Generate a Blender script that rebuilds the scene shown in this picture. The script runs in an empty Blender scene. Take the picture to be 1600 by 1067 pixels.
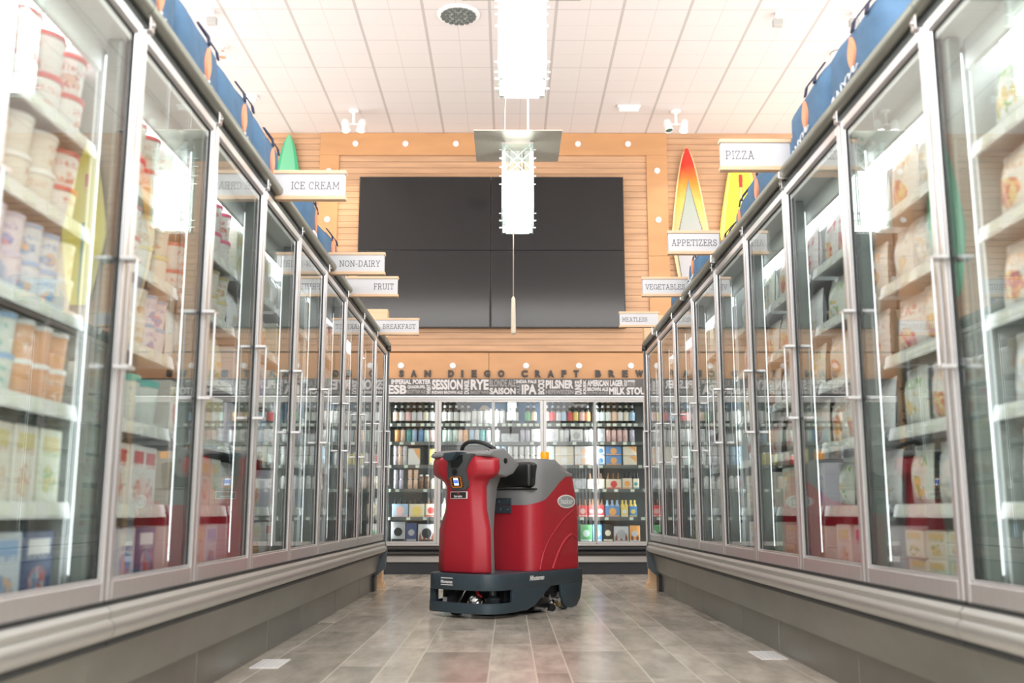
import bpy, bmesh, math, random
from mathutils import Vector, Matrix, Euler
random.seed(7)
PI = math.pi
SC = bpy.context.scene
COL = SC.collection

# ------------------------------------------------------------------ camera, world, exposure
cam_d = bpy.data.cameras.new('camera')
cam = bpy.data.objects.new('camera', cam_d); COL.objects.link(cam)
cam_d.sensor_width = 36; cam_d.lens = 1556 / 1600 * 36
cam_d.clip_start = 0.05; cam_d.clip_end = 100
cam.location = (0, 0, 0.69); cam.rotation_euler = (PI / 2 + 0.170, 0, -0.0034)
cam_d.dof.use_dof = True; cam_d.dof.focus_distance = 7.0; cam_d.dof.aperture_fstop = 2.0
SC.camera = cam
world = bpy.data.worlds.new('store_ambient'); SC.world = world; world.use_nodes = True
world.node_tree.nodes['Background'].inputs[0].default_value = (1.0, 0.97, 0.95, 1)
world.node_tree.nodes['Background'].inputs[1].default_value = 2.0
SC.view_settings.view_transform = 'Standard'; SC.view_settings.look = 'None'
SC.view_settings.gamma = 1; SC.view_settings.exposure = 0.5
SC.view_settings.use_curve_mapping = False
SC.cycles.use_denoising = True
SC.cycles.max_bounces = 10; SC.cycles.transparent_max_bounces = 24
SC.cycles.glossy_bounces = 4; SC.cycles.diffuse_bounces = 4
SC.cycles.sample_clamp_indirect = 6
SC.cycles.caustics_reflective = False; SC.cycles.caustics_refractive = False

def area_light(name, loc, rot, sx, sy, power, col=(1, 1, 1)):
    l = bpy.data.lights.new(name, 'AREA'); l.shape = 'RECTANGLE'; l.size = sx; l.size_y = sy
    l.energy = power; l.color = col
    o = bpy.data.objects.new(name, l); COL.objects.link(o); o.location = loc; o.rotation_euler = rot
    return o

# ------------------------------------------------------------------ materials
MATS = {}
def mat(name, col=(.8, .8, .8), rough=.5, metal=0., emit=None, es=1., spec=.5, coat=0., noise=0., nscale=20., bump=0., stretch=(1, 1, 1)):
    if name in MATS: return MATS[name]
    m = bpy.data.materials.new(name); m.use_nodes = True; nt = m.node_tree
    b = nt.nodes['Principled BSDF']
    b.inputs['Base Color'].default_value = (*col, 1); b.inputs['Roughness'].default_value = rough
    b.inputs['Metallic'].default_value = metal; b.inputs['Specular IOR Level'].default_value = spec
    b.inputs['Coat Weight'].default_value = coat
    if emit is not None:
        b.inputs['Emission Color'].default_value = (*emit, 1); b.inputs['Emission Strength'].default_value = es
    if noise or bump:
        tc = nt.nodes.new('ShaderNodeTexCoord'); mp = nt.nodes.new('ShaderNodeMapping'); mp.inputs['Scale'].default_value = stretch
        nz = nt.nodes.new('ShaderNodeTexNoise'); nz.inputs['Scale'].default_value = nscale; nz.inputs['Detail'].default_value = 5
        nt.links.new(tc.outputs['Object'], mp.inputs[0]); nt.links.new(mp.outputs[0], nz.inputs['Vector'])
        if noise:
            hs = nt.nodes.new('ShaderNodeHueSaturation'); hs.inputs['Color'].default_value = (*col, 1)
            mr = nt.nodes.new('ShaderNodeMapRange'); mr.inputs['From Min'].default_value = .3; mr.inputs['From Max'].default_value = .7
            mr.inputs['To Min'].default_value = 1 - noise; mr.inputs['To Max'].default_value = 1 + noise
            nt.links.new(nz.outputs['Fac'], mr.inputs['Value']); nt.links.new(mr.outputs[0], hs.inputs['Value'])
            nt.links.new(hs.outputs[0], b.inputs['Base Color'])
        if bump:
            bp = nt.nodes.new('ShaderNodeBump'); bp.inputs['Strength'].default_value = bump; bp.inputs['Distance'].default_value = .01
            nt.links.new(nz.outputs['Fac'], bp.inputs['Height']); nt.links.new(bp.outputs[0], b.inputs['Normal'])
    MATS[name] = m
    return m

def math_node(nt, op, a=None, b=None, c=None, clamp=False):
    n = nt.nodes.new('ShaderNodeMath'); n.operation = op; n.use_clamp = clamp
    for i, x in enumerate((a, b, c)):
        if x is None: continue
        if isinstance(x, (int, float)): n.inputs[i].default_value = x
        else: nt.links.new(x, n.inputs[i])
    return n.outputs[0]

def glass_mat(name, tint, k, rough=0.0):
    m = bpy.data.materials.new(name); m.use_nodes = True; nt = m.node_tree; nt.nodes.clear()
    out = nt.nodes.new('ShaderNodeOutputMaterial'); mx = nt.nodes.new('ShaderNodeMixShader')
    tr = nt.nodes.new('ShaderNodeBsdfTransparent'); tr.inputs[0].default_value = (*tint, 1)
    gl = nt.nodes.new('ShaderNodeBsdfGlossy'); gl.inputs['Roughness'].default_value = rough
    fr = nt.nodes.new('ShaderNodeFresnel'); fr.inputs[0].default_value = 1.5
    mu = nt.nodes.new('ShaderNodeMath'); mu.operation = 'MULTIPLY'; mu.use_clamp = True; mu.inputs[1].default_value = k
    ge = nt.nodes.new('ShaderNodeNewGeometry')
    # back faces see the same air/glass interface: use 1.5 on both sides
    ab = nt.nodes.new('ShaderNodeMath'); ab.operation = 'MULTIPLY_ADD'; ab.inputs[1].default_value = 1 / 1.5 - 1.5; ab.inputs[2].default_value = 1.5
    nt.links.new(ge.outputs['Backfacing'], ab.inputs[0])
    nt.links.new(ab.outputs[0], fr.inputs[0])
    nt.links.new(fr.outputs[0], mu.inputs[0])
    nt.links.new(mu.outputs[0], mx.inputs[0]); nt.links.new(tr.outputs[0], mx.inputs[1]); nt.links.new(gl.outputs[0], mx.inputs[2])
    nt.links.new(mx.outputs[0], out.inputs[0])
    MATS[name] = m
    return m

def pack(name, base, c1, c2, scale=9., rough=.4, c3=None, k=2.2, tub=False):
    """printed packaging: a title zone near the top and a picture zone below it, varied per item"""
    if name in MATS: return MATS[name]
    m = mat(name, base, rough); nt = m.node_tree; b = nt.nodes['Principled BSDF']; M = lambda *a, **q: math_node(nt, *a, **q)
    tc = nt.nodes.new('ShaderNodeTexCoord'); oi = nt.nodes.new('ShaderNodeObjectInfo')
    sx = nt.nodes.new('ShaderNodeSeparateXYZ'); nt.links.new(tc.outputs['Generated'], sx.inputs[0])
    x, z = sx.outputs[0], sx.outputs[2]
    rn = oi.outputs['Random']
    def noise(vx, vz, det=3):
        cx = nt.nodes.new('ShaderNodeCombineXYZ'); nt.links.new(M('MULTIPLY', x, vx), cx.inputs[0]); nt.links.new(M('MULTIPLY', z, vz), cx.inputs[2]); nt.links.new(M('MULTIPLY', rn, 41.), cx.inputs[1])
        nz = nt.nodes.new('ShaderNodeTexNoise'); nz.inputs['Scale'].default_value = 1.; nz.inputs['Detail'].default_value = det
        nt.links.new(cx.outputs[0], nz.inputs['Vector']); return nz.outputs['Fac']
    def mix(f, a_, b_):
        mx = nt.nodes.new('ShaderNodeMix'); mx.data_type = 'RGBA'; nt.links.new(f, mx.inputs[0])
        for i, q in ((6, a_), (7, b_)):
            if isinstance(q, tuple): mx.inputs[i].default_value = (*q, 1)
            else: nt.links.new(q, mx.inputs[i])
        return mx.outputs[2]
    c3 = c3 or base
    pic = mix(M('GREATER_THAN', noise(4, 4, 4), .5), c2, c3); pic = mix(M('GREATER_THAN', noise(9, 9, 4), .56), pic, c1)
    cz = M('ADD', M('MULTIPLY', rn, .16), .24)
    dx = M('SUBTRACT', x, .5); dz = M('SUBTRACT', z, cz)
    d = M('SQRT', M('ADD', M('MULTIPLY', dx, dx), M('MULTIPLY', M('MULTIPLY', dz, dz), 2.2)))
    d = M('ADD', d, M('MULTIPLY', M('SUBTRACT', noise(6, 6), .5), .25))
    inpic = M('LESS_THAN', d, .30)
    col = mix(M('MULTIPLY', inpic, .85), base, pic)
    tz = M('SUBTRACT', 1., M('MULTIPLY', M('ABSOLUTE', M('SUBTRACT', z, .72)), 9.), clamp=True)
    letters = M('GREATER_THAN', noise(26, 9, 2), .53)
    xin = M('LESS_THAN', M('ABSOLUTE', dx), .38)
    col = mix(M('MULTIPLY', M('MULTIPLY', M('GREATER_THAN', tz, .2), xin), M('MULTIPLY', letters, .8)), col, c1)
    fine = M('MULTIPLY', M('GREATER_THAN', noise(40, 60, 1), .60), M('MULTIPLY', M('GREATER_THAN', M('FRACT', M('MULTIPLY', z, 9)), .55), .35))
    col = mix(fine, col, c1)
    nt.links.new(col, b.inputs['Base Color'])
    return m

def wood(name, c, dark=.75, scale=3., rough=.45, stretch=(1, 1, 14)):
    return mat(name, c, rough, noise=1 - dark, nscale=scale, stretch=stretch)

GLASS = glass_mat('door_glass', (.955, .985, .975), 1.35)
CGLASS = glass_mat('cooler_glass', (.96, .985, .98), 1.2)
LGLASS = glass_mat('lamp_glass', (.93, .99, .97), 1.3)
SILVER = mat('brushed_silver', (.80, .79, .80), .32, .8, noise=.03, nscale=40, stretch=(1, 1, .1))
STEEL = mat('kick_steel', (.24, .25, .23), .33, .75, noise=.18, nscale=2.5, stretch=(6, .6, 1))
BUMP = mat('bumper_steel', (.55, .56, .55), .42, .85)
RAILM = mat('top_rail_olive', (.33, .34, .30), .4, .6)
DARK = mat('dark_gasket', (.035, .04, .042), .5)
SLATE = mat('slate_end', (.10, .125, .14), .4, .2)
MULL = mat('mullion_grey', (.27, .31, .30), .35, .1)
ENDW = mat('liner_end_grey', (.34, .37, .36), .5)
LINER = mat('white_liner', (.80, .82, .81), .4)
WHITE = mat('plain_white', (.86, .86, .86), .4)
RAILW = mat('price_rail_white', (.85, .86, .85), .25, spec=.8)
SHELF = mat('shelf_wire_grey', (.50, .52, .52), .3, .4)
LED = mat('led_strip', (1, 1, 1), .5, emit=(.93, .97, 1.), es=1.7)
LAMPG = mat('lamp_glow', (1, 1, 1), .5, emit=(1., .98, .95), es=16)
SPOTG = mat('spot_glow', (1, 1, 1), .5, emit=(1., .97, .9), es=9)
NAVY = mat('bag_navy', (.075, .16, .28), .75, noise=.12, nscale=14, bump=.25)
NAVYD = mat('strap_navy', (.02, .025, .06), .7)
ORANGE = mat('logo_orange', (.90, .36, .20), .6)
BLACK = mat('black_plastic', (.012, .013, .015), .35)
RED = mat('machine_red', (.50, .022, .04), .36, noise=.04, nscale=90, coat=.15)
MGREY = mat('machine_grey', (.27, .275, .285), .48)
MSLATE = mat('machine_slate', (.045, .07, .09), .42)
CHROME = mat('chrome', (.8, .8, .8), .15, 1.)

# ------------------------------------------------------------------ mesh builder
class MB:
    def __init__(s): s.v = []; s.f = []; s.m = []; s.mi = 0
    def add(s, vs, fs, M=None):
        n = len(s.v)
        s.v += [tuple(M @ Vector(p)) if M else tuple(p) for p in vs]
        for f in fs: s.f.append([n + i for i in f]); s.m.append(s.mi)
        return s
    def box(s, x0, x1, y0, y1, z0, z1, M=None):
        if x0 > x1: x0, x1 = x1, x0
        if y0 > y1: y0, y1 = y1, y0
        if z0 > z1: z0, z1 = z1, z0
        vs = [(x, y, z) for x in (x0, x1) for y in (y0, y1) for z in (z0, z1)]
        return s.add(vs, [(0, 1, 3, 2), (4, 6, 7, 5), (0, 4, 5, 1), (2, 3, 7, 6), (0, 2, 6, 4), (1, 5, 7, 3)], M)
    def prism(s, poly, t0, t1, axis='z', M=None):
        """poly of 2D points extruded along axis; for x: (y,z), y: (x,z), z: (x,y)"""
        def P(a, b, t): return (t, a, b) if axis == 'x' else (a, t, b) if axis == 'y' else (a, b, t)
        n = len(poly); vs = [P(a, b, t0) for a, b in poly] + [P(a, b, t1) for a, b in poly]
        fs = [tuple(range(n))[::-1], tuple(range(n, 2 * n))] + [(i, (i + 1) % n, n + (i + 1) % n, n + i) for i in range(n)]
        return s.add(vs, fs, M)
    def rings(s, rs, cap=True, closed=False, M=None):
        n = len(rs[0]); vs = [p for r in rs for p in r]; fs = []
        for j in range(len(rs) - (0 if closed else 1)):
            k = (j + 1) % len(rs)
            for i in range(n): fs.append((j * n + i, j * n + (i + 1) % n, k * n + (i + 1) % n, k * n + i))
        if cap and not closed:
            fs.append(tuple(range(n))[::-1]); fs.append(tuple(range((len(rs) - 1) * n, len(rs) * n)))
        return s.add(vs, fs, M)
    def lathe(s, prof, n=20, c=(0, 0, 0), M=None, cap=True):
        rs = [[(c[0] + r * math.cos(2 * PI * i / n), c[1] + r * math.sin(2 * PI * i / n), c[2] + z) for i in range(n)] for r, z in prof]
        return s.rings(rs, cap, M=M)
    def tube(s, pts, r, n=8, closed=False, M=None):
        pts = [Vector(p) for p in pts]; rs = []; N = len(pts); up = None
        for i, p in enumerate(pts):
            a = pts[(i - 1) % N] if (i or closed) else p; b = pts[(i + 1) % N] if (i < N - 1 or closed) else p
            d = (b - a).normalized()
            if up is None:
                up = d.cross(Vector((0, 0, 1)))
                if up.length < .1: up = d.cross(Vector((0, 1, 0)))
            up = (up - d * up.dot(d)).normalized(); w = d.cross(up)
            rr = r[i] if isinstance(r, (list, tuple)) else r
            rs.append([tuple(p + rr * (math.cos(2 * PI * k / n) * up + math.sin(2 * PI * k / n) * w)) for k in range(n)])
        return s.rings(rs, True, closed, M)
    def cyl(s, a, b, r, n=16, M=None): return s.tube([a, b], r, n, M=M)
    def mesh(s, name, mats, smooth=30, bevel=0., seg=2):
        me = bpy.data.meshes.new(name); me.from_pydata(s.v, [], s.f)
        if not isinstance(mats, (list, tuple)): mats = [mats]
        for m in mats: me.materials.append(m)
        for p, i in zip(me.polygons, s.m): p.material_index = min(i, len(mats) - 1)
        bm = bmesh.new(); bm.from_mesh(me)
        bmesh.ops.recalc_face_normals(bm, faces=bm.faces)
        if bevel:
            es = [e for e in bm.edges if len(e.link_faces) == 2 and e.calc_face_angle(0) > .5]
            bmesh.ops.bevel(bm, geom=es, offset=bevel, segments=seg, profile=.5, affect='EDGES', clamp_overlap=True)
        bm.to_mesh(me); bm.free()
        if smooth:
            me.shade_smooth(); me.set_sharp_from_angle(angle=math.radians(smooth))
        return me
    def build(s, name, mats, parent=None, smooth=30, bevel=0., seg=2, **kw):
        return obj(name, s.mesh(name, mats, smooth, bevel, seg), parent, **kw)

def obj(name, me, parent=None, loc=None, label=None):
    o = bpy.data.objects.new(name, me); COL.objects.link(o)
    if parent: o.parent = parent
    if loc: o.location = loc
    if label: o['label'] = label
    return o
def thing(name, label, cat, loc=(0, 0, 0), rz=0., group=None):
    o = bpy.data.objects.new(name, None); COL.objects.link(o); o.empty_display_size = .1
    o.location = loc; o.rotation_euler = (0, 0, rz); return tag(o, label, cat, group)
def tag(o, label, cat, group=None):
    o['label'] = label; o['category'] = cat
    if group: o['group'] = group
    return o
def struct(o): o['kind'] = 'structure'; return o
def copy_tree(o, parent=None):
    c = o.copy(); COL.objects.link(c); c.parent = parent
    for ch in list(KIDS.get(o.name, ())):
        copy_tree(ch, c)
    return c
KIDS = {}
def remember(o):
    for ch in o.children: KIDS.setdefault(o.name, []).append(ch); remember(ch)

def text_mesh(name, txt, rect, M, material, bold=.0, depth=.002, sp=1., rot90=False):
    """Lay txt into rect (x0,x1,z0,z1) of the local plane, by bounding box"""
    cu = bpy.data.curves.new(name, 'FONT'); cu.body = txt; cu.size = 1; cu.offset = bold; cu.extrude = .01; cu.space_character = sp
    cu.resolution_u = 3
    t = bpy.data.objects.new(name, cu); COL.objects.link(t)
    bpy.context.view_layer.update()
    dg = bpy.context.evaluated_depsgraph_get()
    me = bpy.data.meshes.new_from_object(t.evaluated_get(dg))
    bpy.data.objects.remove(t); bpy.data.curves.remove(cu)
    me.name = name
    pts = [v.co.copy() for v in me.vertices]
    if rot90: pts = [Vector((-p.y, p.x, p.z)) for p in pts]
    xs = [p.x for p in pts]; ys = [p.y for p in pts]
    a, b, c, d = min(xs), max(xs), min(ys), max(ys)
    x0, x1, z0, z1 = rect
    for v, p in zip(me.vertices, pts):
        v.co = M @ Vector((x0 + (p.x - a) / (b - a) * (x1 - x0), -depth if p.z > 0 else 0, z0 + (p.y - c) / (d - c) * (z1 - z0)))
    me.materials.clear(); me.materials.append(material)
    return me
ID = Matrix.Identity(4)

# ------------------------------------------------------------------ the setting
def floor_mat():
    m = mat('wood_look_tile', (.4, .36, .3), .2); nt = m.node_tree; b = nt.nodes['Principled BSDF']
    M = lambda *a, **k: math_node(nt, *a, **k)
    g = nt.nodes.new('ShaderNodeNewGeometry'); sx = nt.nodes.new('ShaderNodeSeparateXYZ'); nt.links.new(g.outputs['Position'], sx.inputs[0])
    x, y = sx.outputs[0], sx.outputs[1]
    P = .685; W1, W2 = .334, .540
    xs = M('DIVIDE', M('ADD', x, .42 + P * 40), P); pi_ = M('FLOOR', xs); fx = M('MULTIPLY', M('SUBTRACT', xs, pi_), P)
    c1 = M('GREATER_THAN', fx, W1); c2 = M('GREATER_THAN', fx, W2)
    colid = M('ADD', M('MULTIPLY', pi_, 3), M('ADD', c1, c2))
    # distance to the column joints
    d = M('MINIMUM', fx, M('SUBTRACT', P, fx))
    for w in (W1, W2): d = M('MINIMUM', d, M('ABSOLUTE', M('SUBTRACT', fx, w)))
    wn = nt.nodes.new('ShaderNodeTexWhiteNoise'); wn.noise_dimensions = '1D'; nt.links.new(colid, wn.inputs['W'])
    LEN = .92
    ys = M('ADD', M('DIVIDE', M('ADD', y, 50 * LEN), LEN), wn.outputs['Value']); yi = M('FLOOR', ys); fy = M('MULTIPLY', M('SUBTRACT', ys, yi), LEN)
    dy = M('MINIMUM', fy, M('SUBTRACT', LEN, fy)); d = M('MINIMUM', d, dy)
    grout = M('LESS_THAN', d, .0034)
    cm = nt.nodes.new('ShaderNodeCombineXYZ'); nt.links.new(colid, cm.inputs[0]); nt.links.new(yi, cm.inputs[1])
    w2 = nt.nodes.new('ShaderNodeTexWhiteNoise'); w2.noise_dimensions = '3D'; nt.links.new(cm.outputs[0], w2.inputs['Vector'])
    # grain, shifted per tile
    gv = nt.nodes.new('ShaderNodeCombineXYZ'); nt.links.new(M('MULTIPLY', x, 5.), gv.inputs[0]); nt.links.new(M('MULTIPLY', y, 1.6), gv.inputs[1])
    nt.links.new(M('MULTIPLY', w2.outputs['Value'], 30), gv.inputs[2])
    nz = nt.nodes.new('ShaderNodeTexNoise'); nz.inputs['Scale'].default_value = 1.3; nz.inputs['Detail'].default_value = 9; nz.inputs['Roughness'].default_value = .65
    nt.links.new(gv.outputs[0], nz.inputs['Vector'])
    cr = nt.nodes.new('ShaderNodeValToRGB'); e = cr.color_ramp
    e.elements[0].position = .30; e.elements[0].color = (.36, .335, .285, 1); e.elements[1].position = .70; e.elements[1].color = (.70, .635, .55, 1)
    mm = e.elements.new(.5); mm.color = (.54, .49, .42, 1)
    nt.links.new(nz.outputs['Fac'], cr.inputs[0])
    hs = nt.nodes.new('ShaderNodeHueSaturation'); nt.links.new(cr.outputs[0], hs.inputs['Color'])
    nt.links.new(M('ADD', M('MULTIPLY', w2.outputs['Value'], .45), .80), hs.inputs['Value'])
    mx = nt.nodes.new('ShaderNodeMix'); mx.data_type = 'RGBA'; nt.links.new(grout, mx.inputs[0]); nt.links.new(hs.outputs[0], mx.inputs[6]); mx.inputs[7].default_value = (.80, .74, .62, 1)
    nt.links.new(mx.outputs[2], b.inputs['Base Color'])
    nt.links.new(M('ADD', M('MULTIPLY', nz.outputs['Fac'], .16), .12), b.inputs['Roughness'])
    bp = nt.nodes.new('ShaderNodeBump'); bp.inputs['Strength'].default_value = .10; bp.inputs['Distance'].default_value = .004
    nt.links.new(M('SUBTRACT', nz.outputs['Fac'], M('MULTIPLY', grout, .8)), bp.inputs['Height']); nt.links.new(bp.outputs[0], b.inputs['Normal'])
    b.inputs['Specular IOR Level'].default_value = .8
    return m

def ceiling_mat():
    m = mat('ceiling_tile', (.80, .76, .745), .85); nt = m.node_tree; b = nt.nodes['Principled BSDF']
    M = lambda *a, **k: math_node(nt, *a, **k)
    g = nt.nodes.new('ShaderNodeNewGeometry'); sx = nt.nodes.new('ShaderNodeSeparateXYZ'); nt.links.new(g.outputs['Position'], sx.inputs[0])
    x, y = sx.outputs[0], sx.outputs[1]
    def dist(v, off, per):
        q = M('DIVIDE', M('ADD', v, off + per * 60), per); fr = M('MULTIPLY', M('FRACT', q), per)
        return M('MINIMUM', fr, M('SUBTRACT', per, fr))
    dx2 = dist(x, .178, .617); dx1 = dist(x, .178, .3085); dy = dist(y, -11.6, .61); dy1 = dist(y, -11.6, .305)
    thick = M('LESS_THAN', dx2, .014); thin = M('LESS_THAN', dx1, .006); cy = M('LESS_THAN', dy, .007); cy1 = M('LESS_THAN', dy1, .004)
    f = M('MAXIMUM', M('MULTIPLY', thick, .42), M('MULTIPLY', M('MAXIMUM', thin, cy1), .16)); f = M('MAXIMUM', f, M('MULTIPLY', cy, .3))
    mx = nt.nodes.new('ShaderNodeMix'); mx.data_type = 'RGBA'; nt.links.new(f, mx.inputs[0])
    mx.inputs[6].default_value = (.70, .65, .635, 1); mx.inputs[7].default_value = (.20, .18, .16, 1)
    nt.links.new(mx.outputs[2], b.inputs['Base Color'])
    return m

YW, ZC = 11.6, 5.27
WXL, WXR = -5.6, 5.6
struct(MB().box(WXL, WXR, -3.5, YW + 1.0, -.1, 0).build('floor', floor_mat(), smooth=0))
struct(MB().box(WXL, WXR, -1.0, YW + .3, ZC, ZC + .1).build('ceiling', ceiling_mat(), smooth=0))
WOODW = wood('wall_maple', (.55, .325, .185), .86, 2.0, .5, (.8, 1, 9))
WOODF = wood('frame_maple', (.57, .30, .135), .92, 2.0, .42, (.8, 1, 3))
GROOVE = mat('slat_groove', (.20, .10, .04), .8)
w = MB()
w.mi = 1; w.box(WXL, WXR, YW + .012, YW + .3, 2.16, ZC); w.box(WXL, -2.09, YW + .012, YW + .3, 0, 2.16); w.box(2.29, WXR, YW + .012, YW + .3, 0, 2.16)
w.mi = 0
z = 2.56
while z < ZC - .01:
    w.box(WXL, WXR, YW, YW + .02, z + .004, min(z + .075, ZC)); z += .0755
struct(w.build('wall_back', [WOODW, GROOVE], smooth=0))
tr = lambda n, *b: struct(MB().box(*b).build('trim_%d' % n, WOODF, smooth=0, bevel=.003))
tr(1, -2.30, 1.93, YW - .02, YW + .005, 4.985, ZC - .003)
tr(2, -2.30, -2.065, YW - .02, YW + .005, 3.72, 4.984)
tr(3, -2.30, -2.065, YW - .02, YW + .005, 2.545, 3.717)
tr(4, 1.675, 1.93, YW - .02, YW + .005, 3.72, 4.984)
tr(5, 1.675, 1.93, YW - .02, YW + .005, 2.545, 3.717)
tr(6, -3.6, -.235, YW - .022, YW + .003, 2.235, 2.54)
tr(7, -.230, 3.9, YW - .022, YW + .003, 2.235, 2.54)

# ------------------------------------------------------------------ freezer cases
FL, FR = -1.125, 1.270
Y0L, Y0R, P = 2.87, 2.85, .785
LV = [1.76, 1.50, 1.24, .98, .71]
def case(side, y0, nd, label, group='glass door freezer cases along the aisle', end=False):
    """local frame: x = 0 at door face, +x into the aisle; mirrored by s for the right side"""
    s = 1 if side == 'L' else -1
    F = FL if side == 'L' else FR
    t = thing('freezer_case', label, 'freezer', (F, y0, 0))
    Lg = nd * P
    def B(mb, x0, x1, *r): return mb.box(s * x0, s * x1, *r)
    e = .03
    b = MB()                                        # insulated shell
    b.mi = 0
    B(b, -.95, -.90, 0, Lg, .12, 2.17); B(b, -.90, -.02, 0, Lg, 2.10, 2.17); B(b, -.90, -.02, 0, Lg, .36, .44)
    b.mi = 1; B(b, -.90, -.12, 0, e, .44, 2.10); B(b, -.90, -.12, Lg - e, Lg, .44, 2.10)
    b.build('cabinet_shell', [LINER, ENDW], t, smooth=0, bevel=.004)
    pn = MB()
    pn.prism([(s * -.90, .36), (s * -.015, .36), (s * -.055, .17), (s * -.90, .17)], 0, Lg, 'y')
    pn.build('upper_kick_panel', STEEL, t, smooth=0)
    pn = MB()
    cuts = [0.0, Lg * .37, Lg * .74, Lg] if nd > 2 else [0.0, Lg * .6, Lg]
    for a, c in zip(cuts, cuts[1:]):
        q = MB(); B(q, -.85, -.088, a + .004, c - .004, 0.0, .168)
        q.build('lower_kick_panel', STEEL, t, smooth=0, bevel=.002)
    # nose bumper
    bp = MB()
    prof = [(-.02, .425), (.004, .432), (.018, .418), (.012, .398), (.026, .388), (.030, .368), (.020, .348), (.004, .338), (-.02, .336)]
    bp.prism([(s * a, z) for a, z in prof], .003, Lg - .003, 'y'); bp.build('nose_bumper', BUMP, t, smooth=50)
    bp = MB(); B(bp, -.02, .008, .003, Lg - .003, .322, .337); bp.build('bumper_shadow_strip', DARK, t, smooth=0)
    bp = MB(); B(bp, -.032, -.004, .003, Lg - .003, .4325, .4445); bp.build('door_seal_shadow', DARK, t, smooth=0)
    # head rail tube and dark channel
    r = MB(); r.cyl((s * .0, .002, 2.235), (s * .0, Lg - .002, 2.235), .027, 16); r.build('top_rail', RAILM, t)
    r = MB(); B(r, -.05, -.012, 0, Lg, 2.17, 2.215); r.build('top_channel', DARK, t, smooth=0)
    cn = MB(); cn.prism([(s * -.110, 2.099), (s * -.110, 2.01), (s * -.122, 2.005), (s * -.15, 2.099)], .03, Lg - .03, 'y'); cn.build('air_canopy', LINER, t, smooth=0)
    if end:
        q = MB(); q.prism([(s * -.95, .13), (s * -.06, .13), (s * .02, .20), (s * .03, .36), (s * .012, .44), (s * .012, 2.16), (s * -.01, 2.21), (s * -.95, 2.21)], Lg, Lg + .055, 'y')
        q.build('end_panel', SLATE, t, smooth=0, bevel=.006)
        q = MB(); B(q, -.92, -.06, Lg - .10, Lg + .045, 0, .13); q.build('end_foot', BLACK, t, smooth=0, bevel=.006)
        q = MB(); q.lathe([(.03, 0), (.036, .01), (.03, .07), (.01, .085)], 14, (s * -.005, Lg + .02, 2.17)); q.build('rail_end_cap', BLACK, t)
    cl = MB(); B(cl, -.30, -.17, .05, Lg - .05, 2.088, 2.098); cl.build('canopy_fill', mat('fill_glow', (1, 1, 1), .5, emit=(.96, .98, 1.), es=7), t, smooth=0)  # added glowing strip under the canopy, brightens the case interior
    # bays
    dm, gm, hm, mm, lm, sm, pm, lnk = bay_meshes(s)
    for k in range(nd):
        d = obj('door', dm, t, (0, k * P, 0)); obj('glass_pane', gm, d); obj('handle', hm, d)
        for z in LV:
            sh = obj('shelf', sm, t, (0, k * P, z)); obj('price_rail', pm, sh)
        sh = obj('bottom_price_rail', pm, t, (0, k * P, .462))
        obj('rail_bracket', lnk, t, (0, k * P + (0.035 if k == 0 else 0), 0))
    for k in range(nd + 1):
        y = k * P + (.032 if k == 0 else -.032 if k == nd else 0)
        q = obj('mullion', mm, t, (0, y, 0)); obj('light_strip', lm, q)
    return t
_bay = {}
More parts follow.
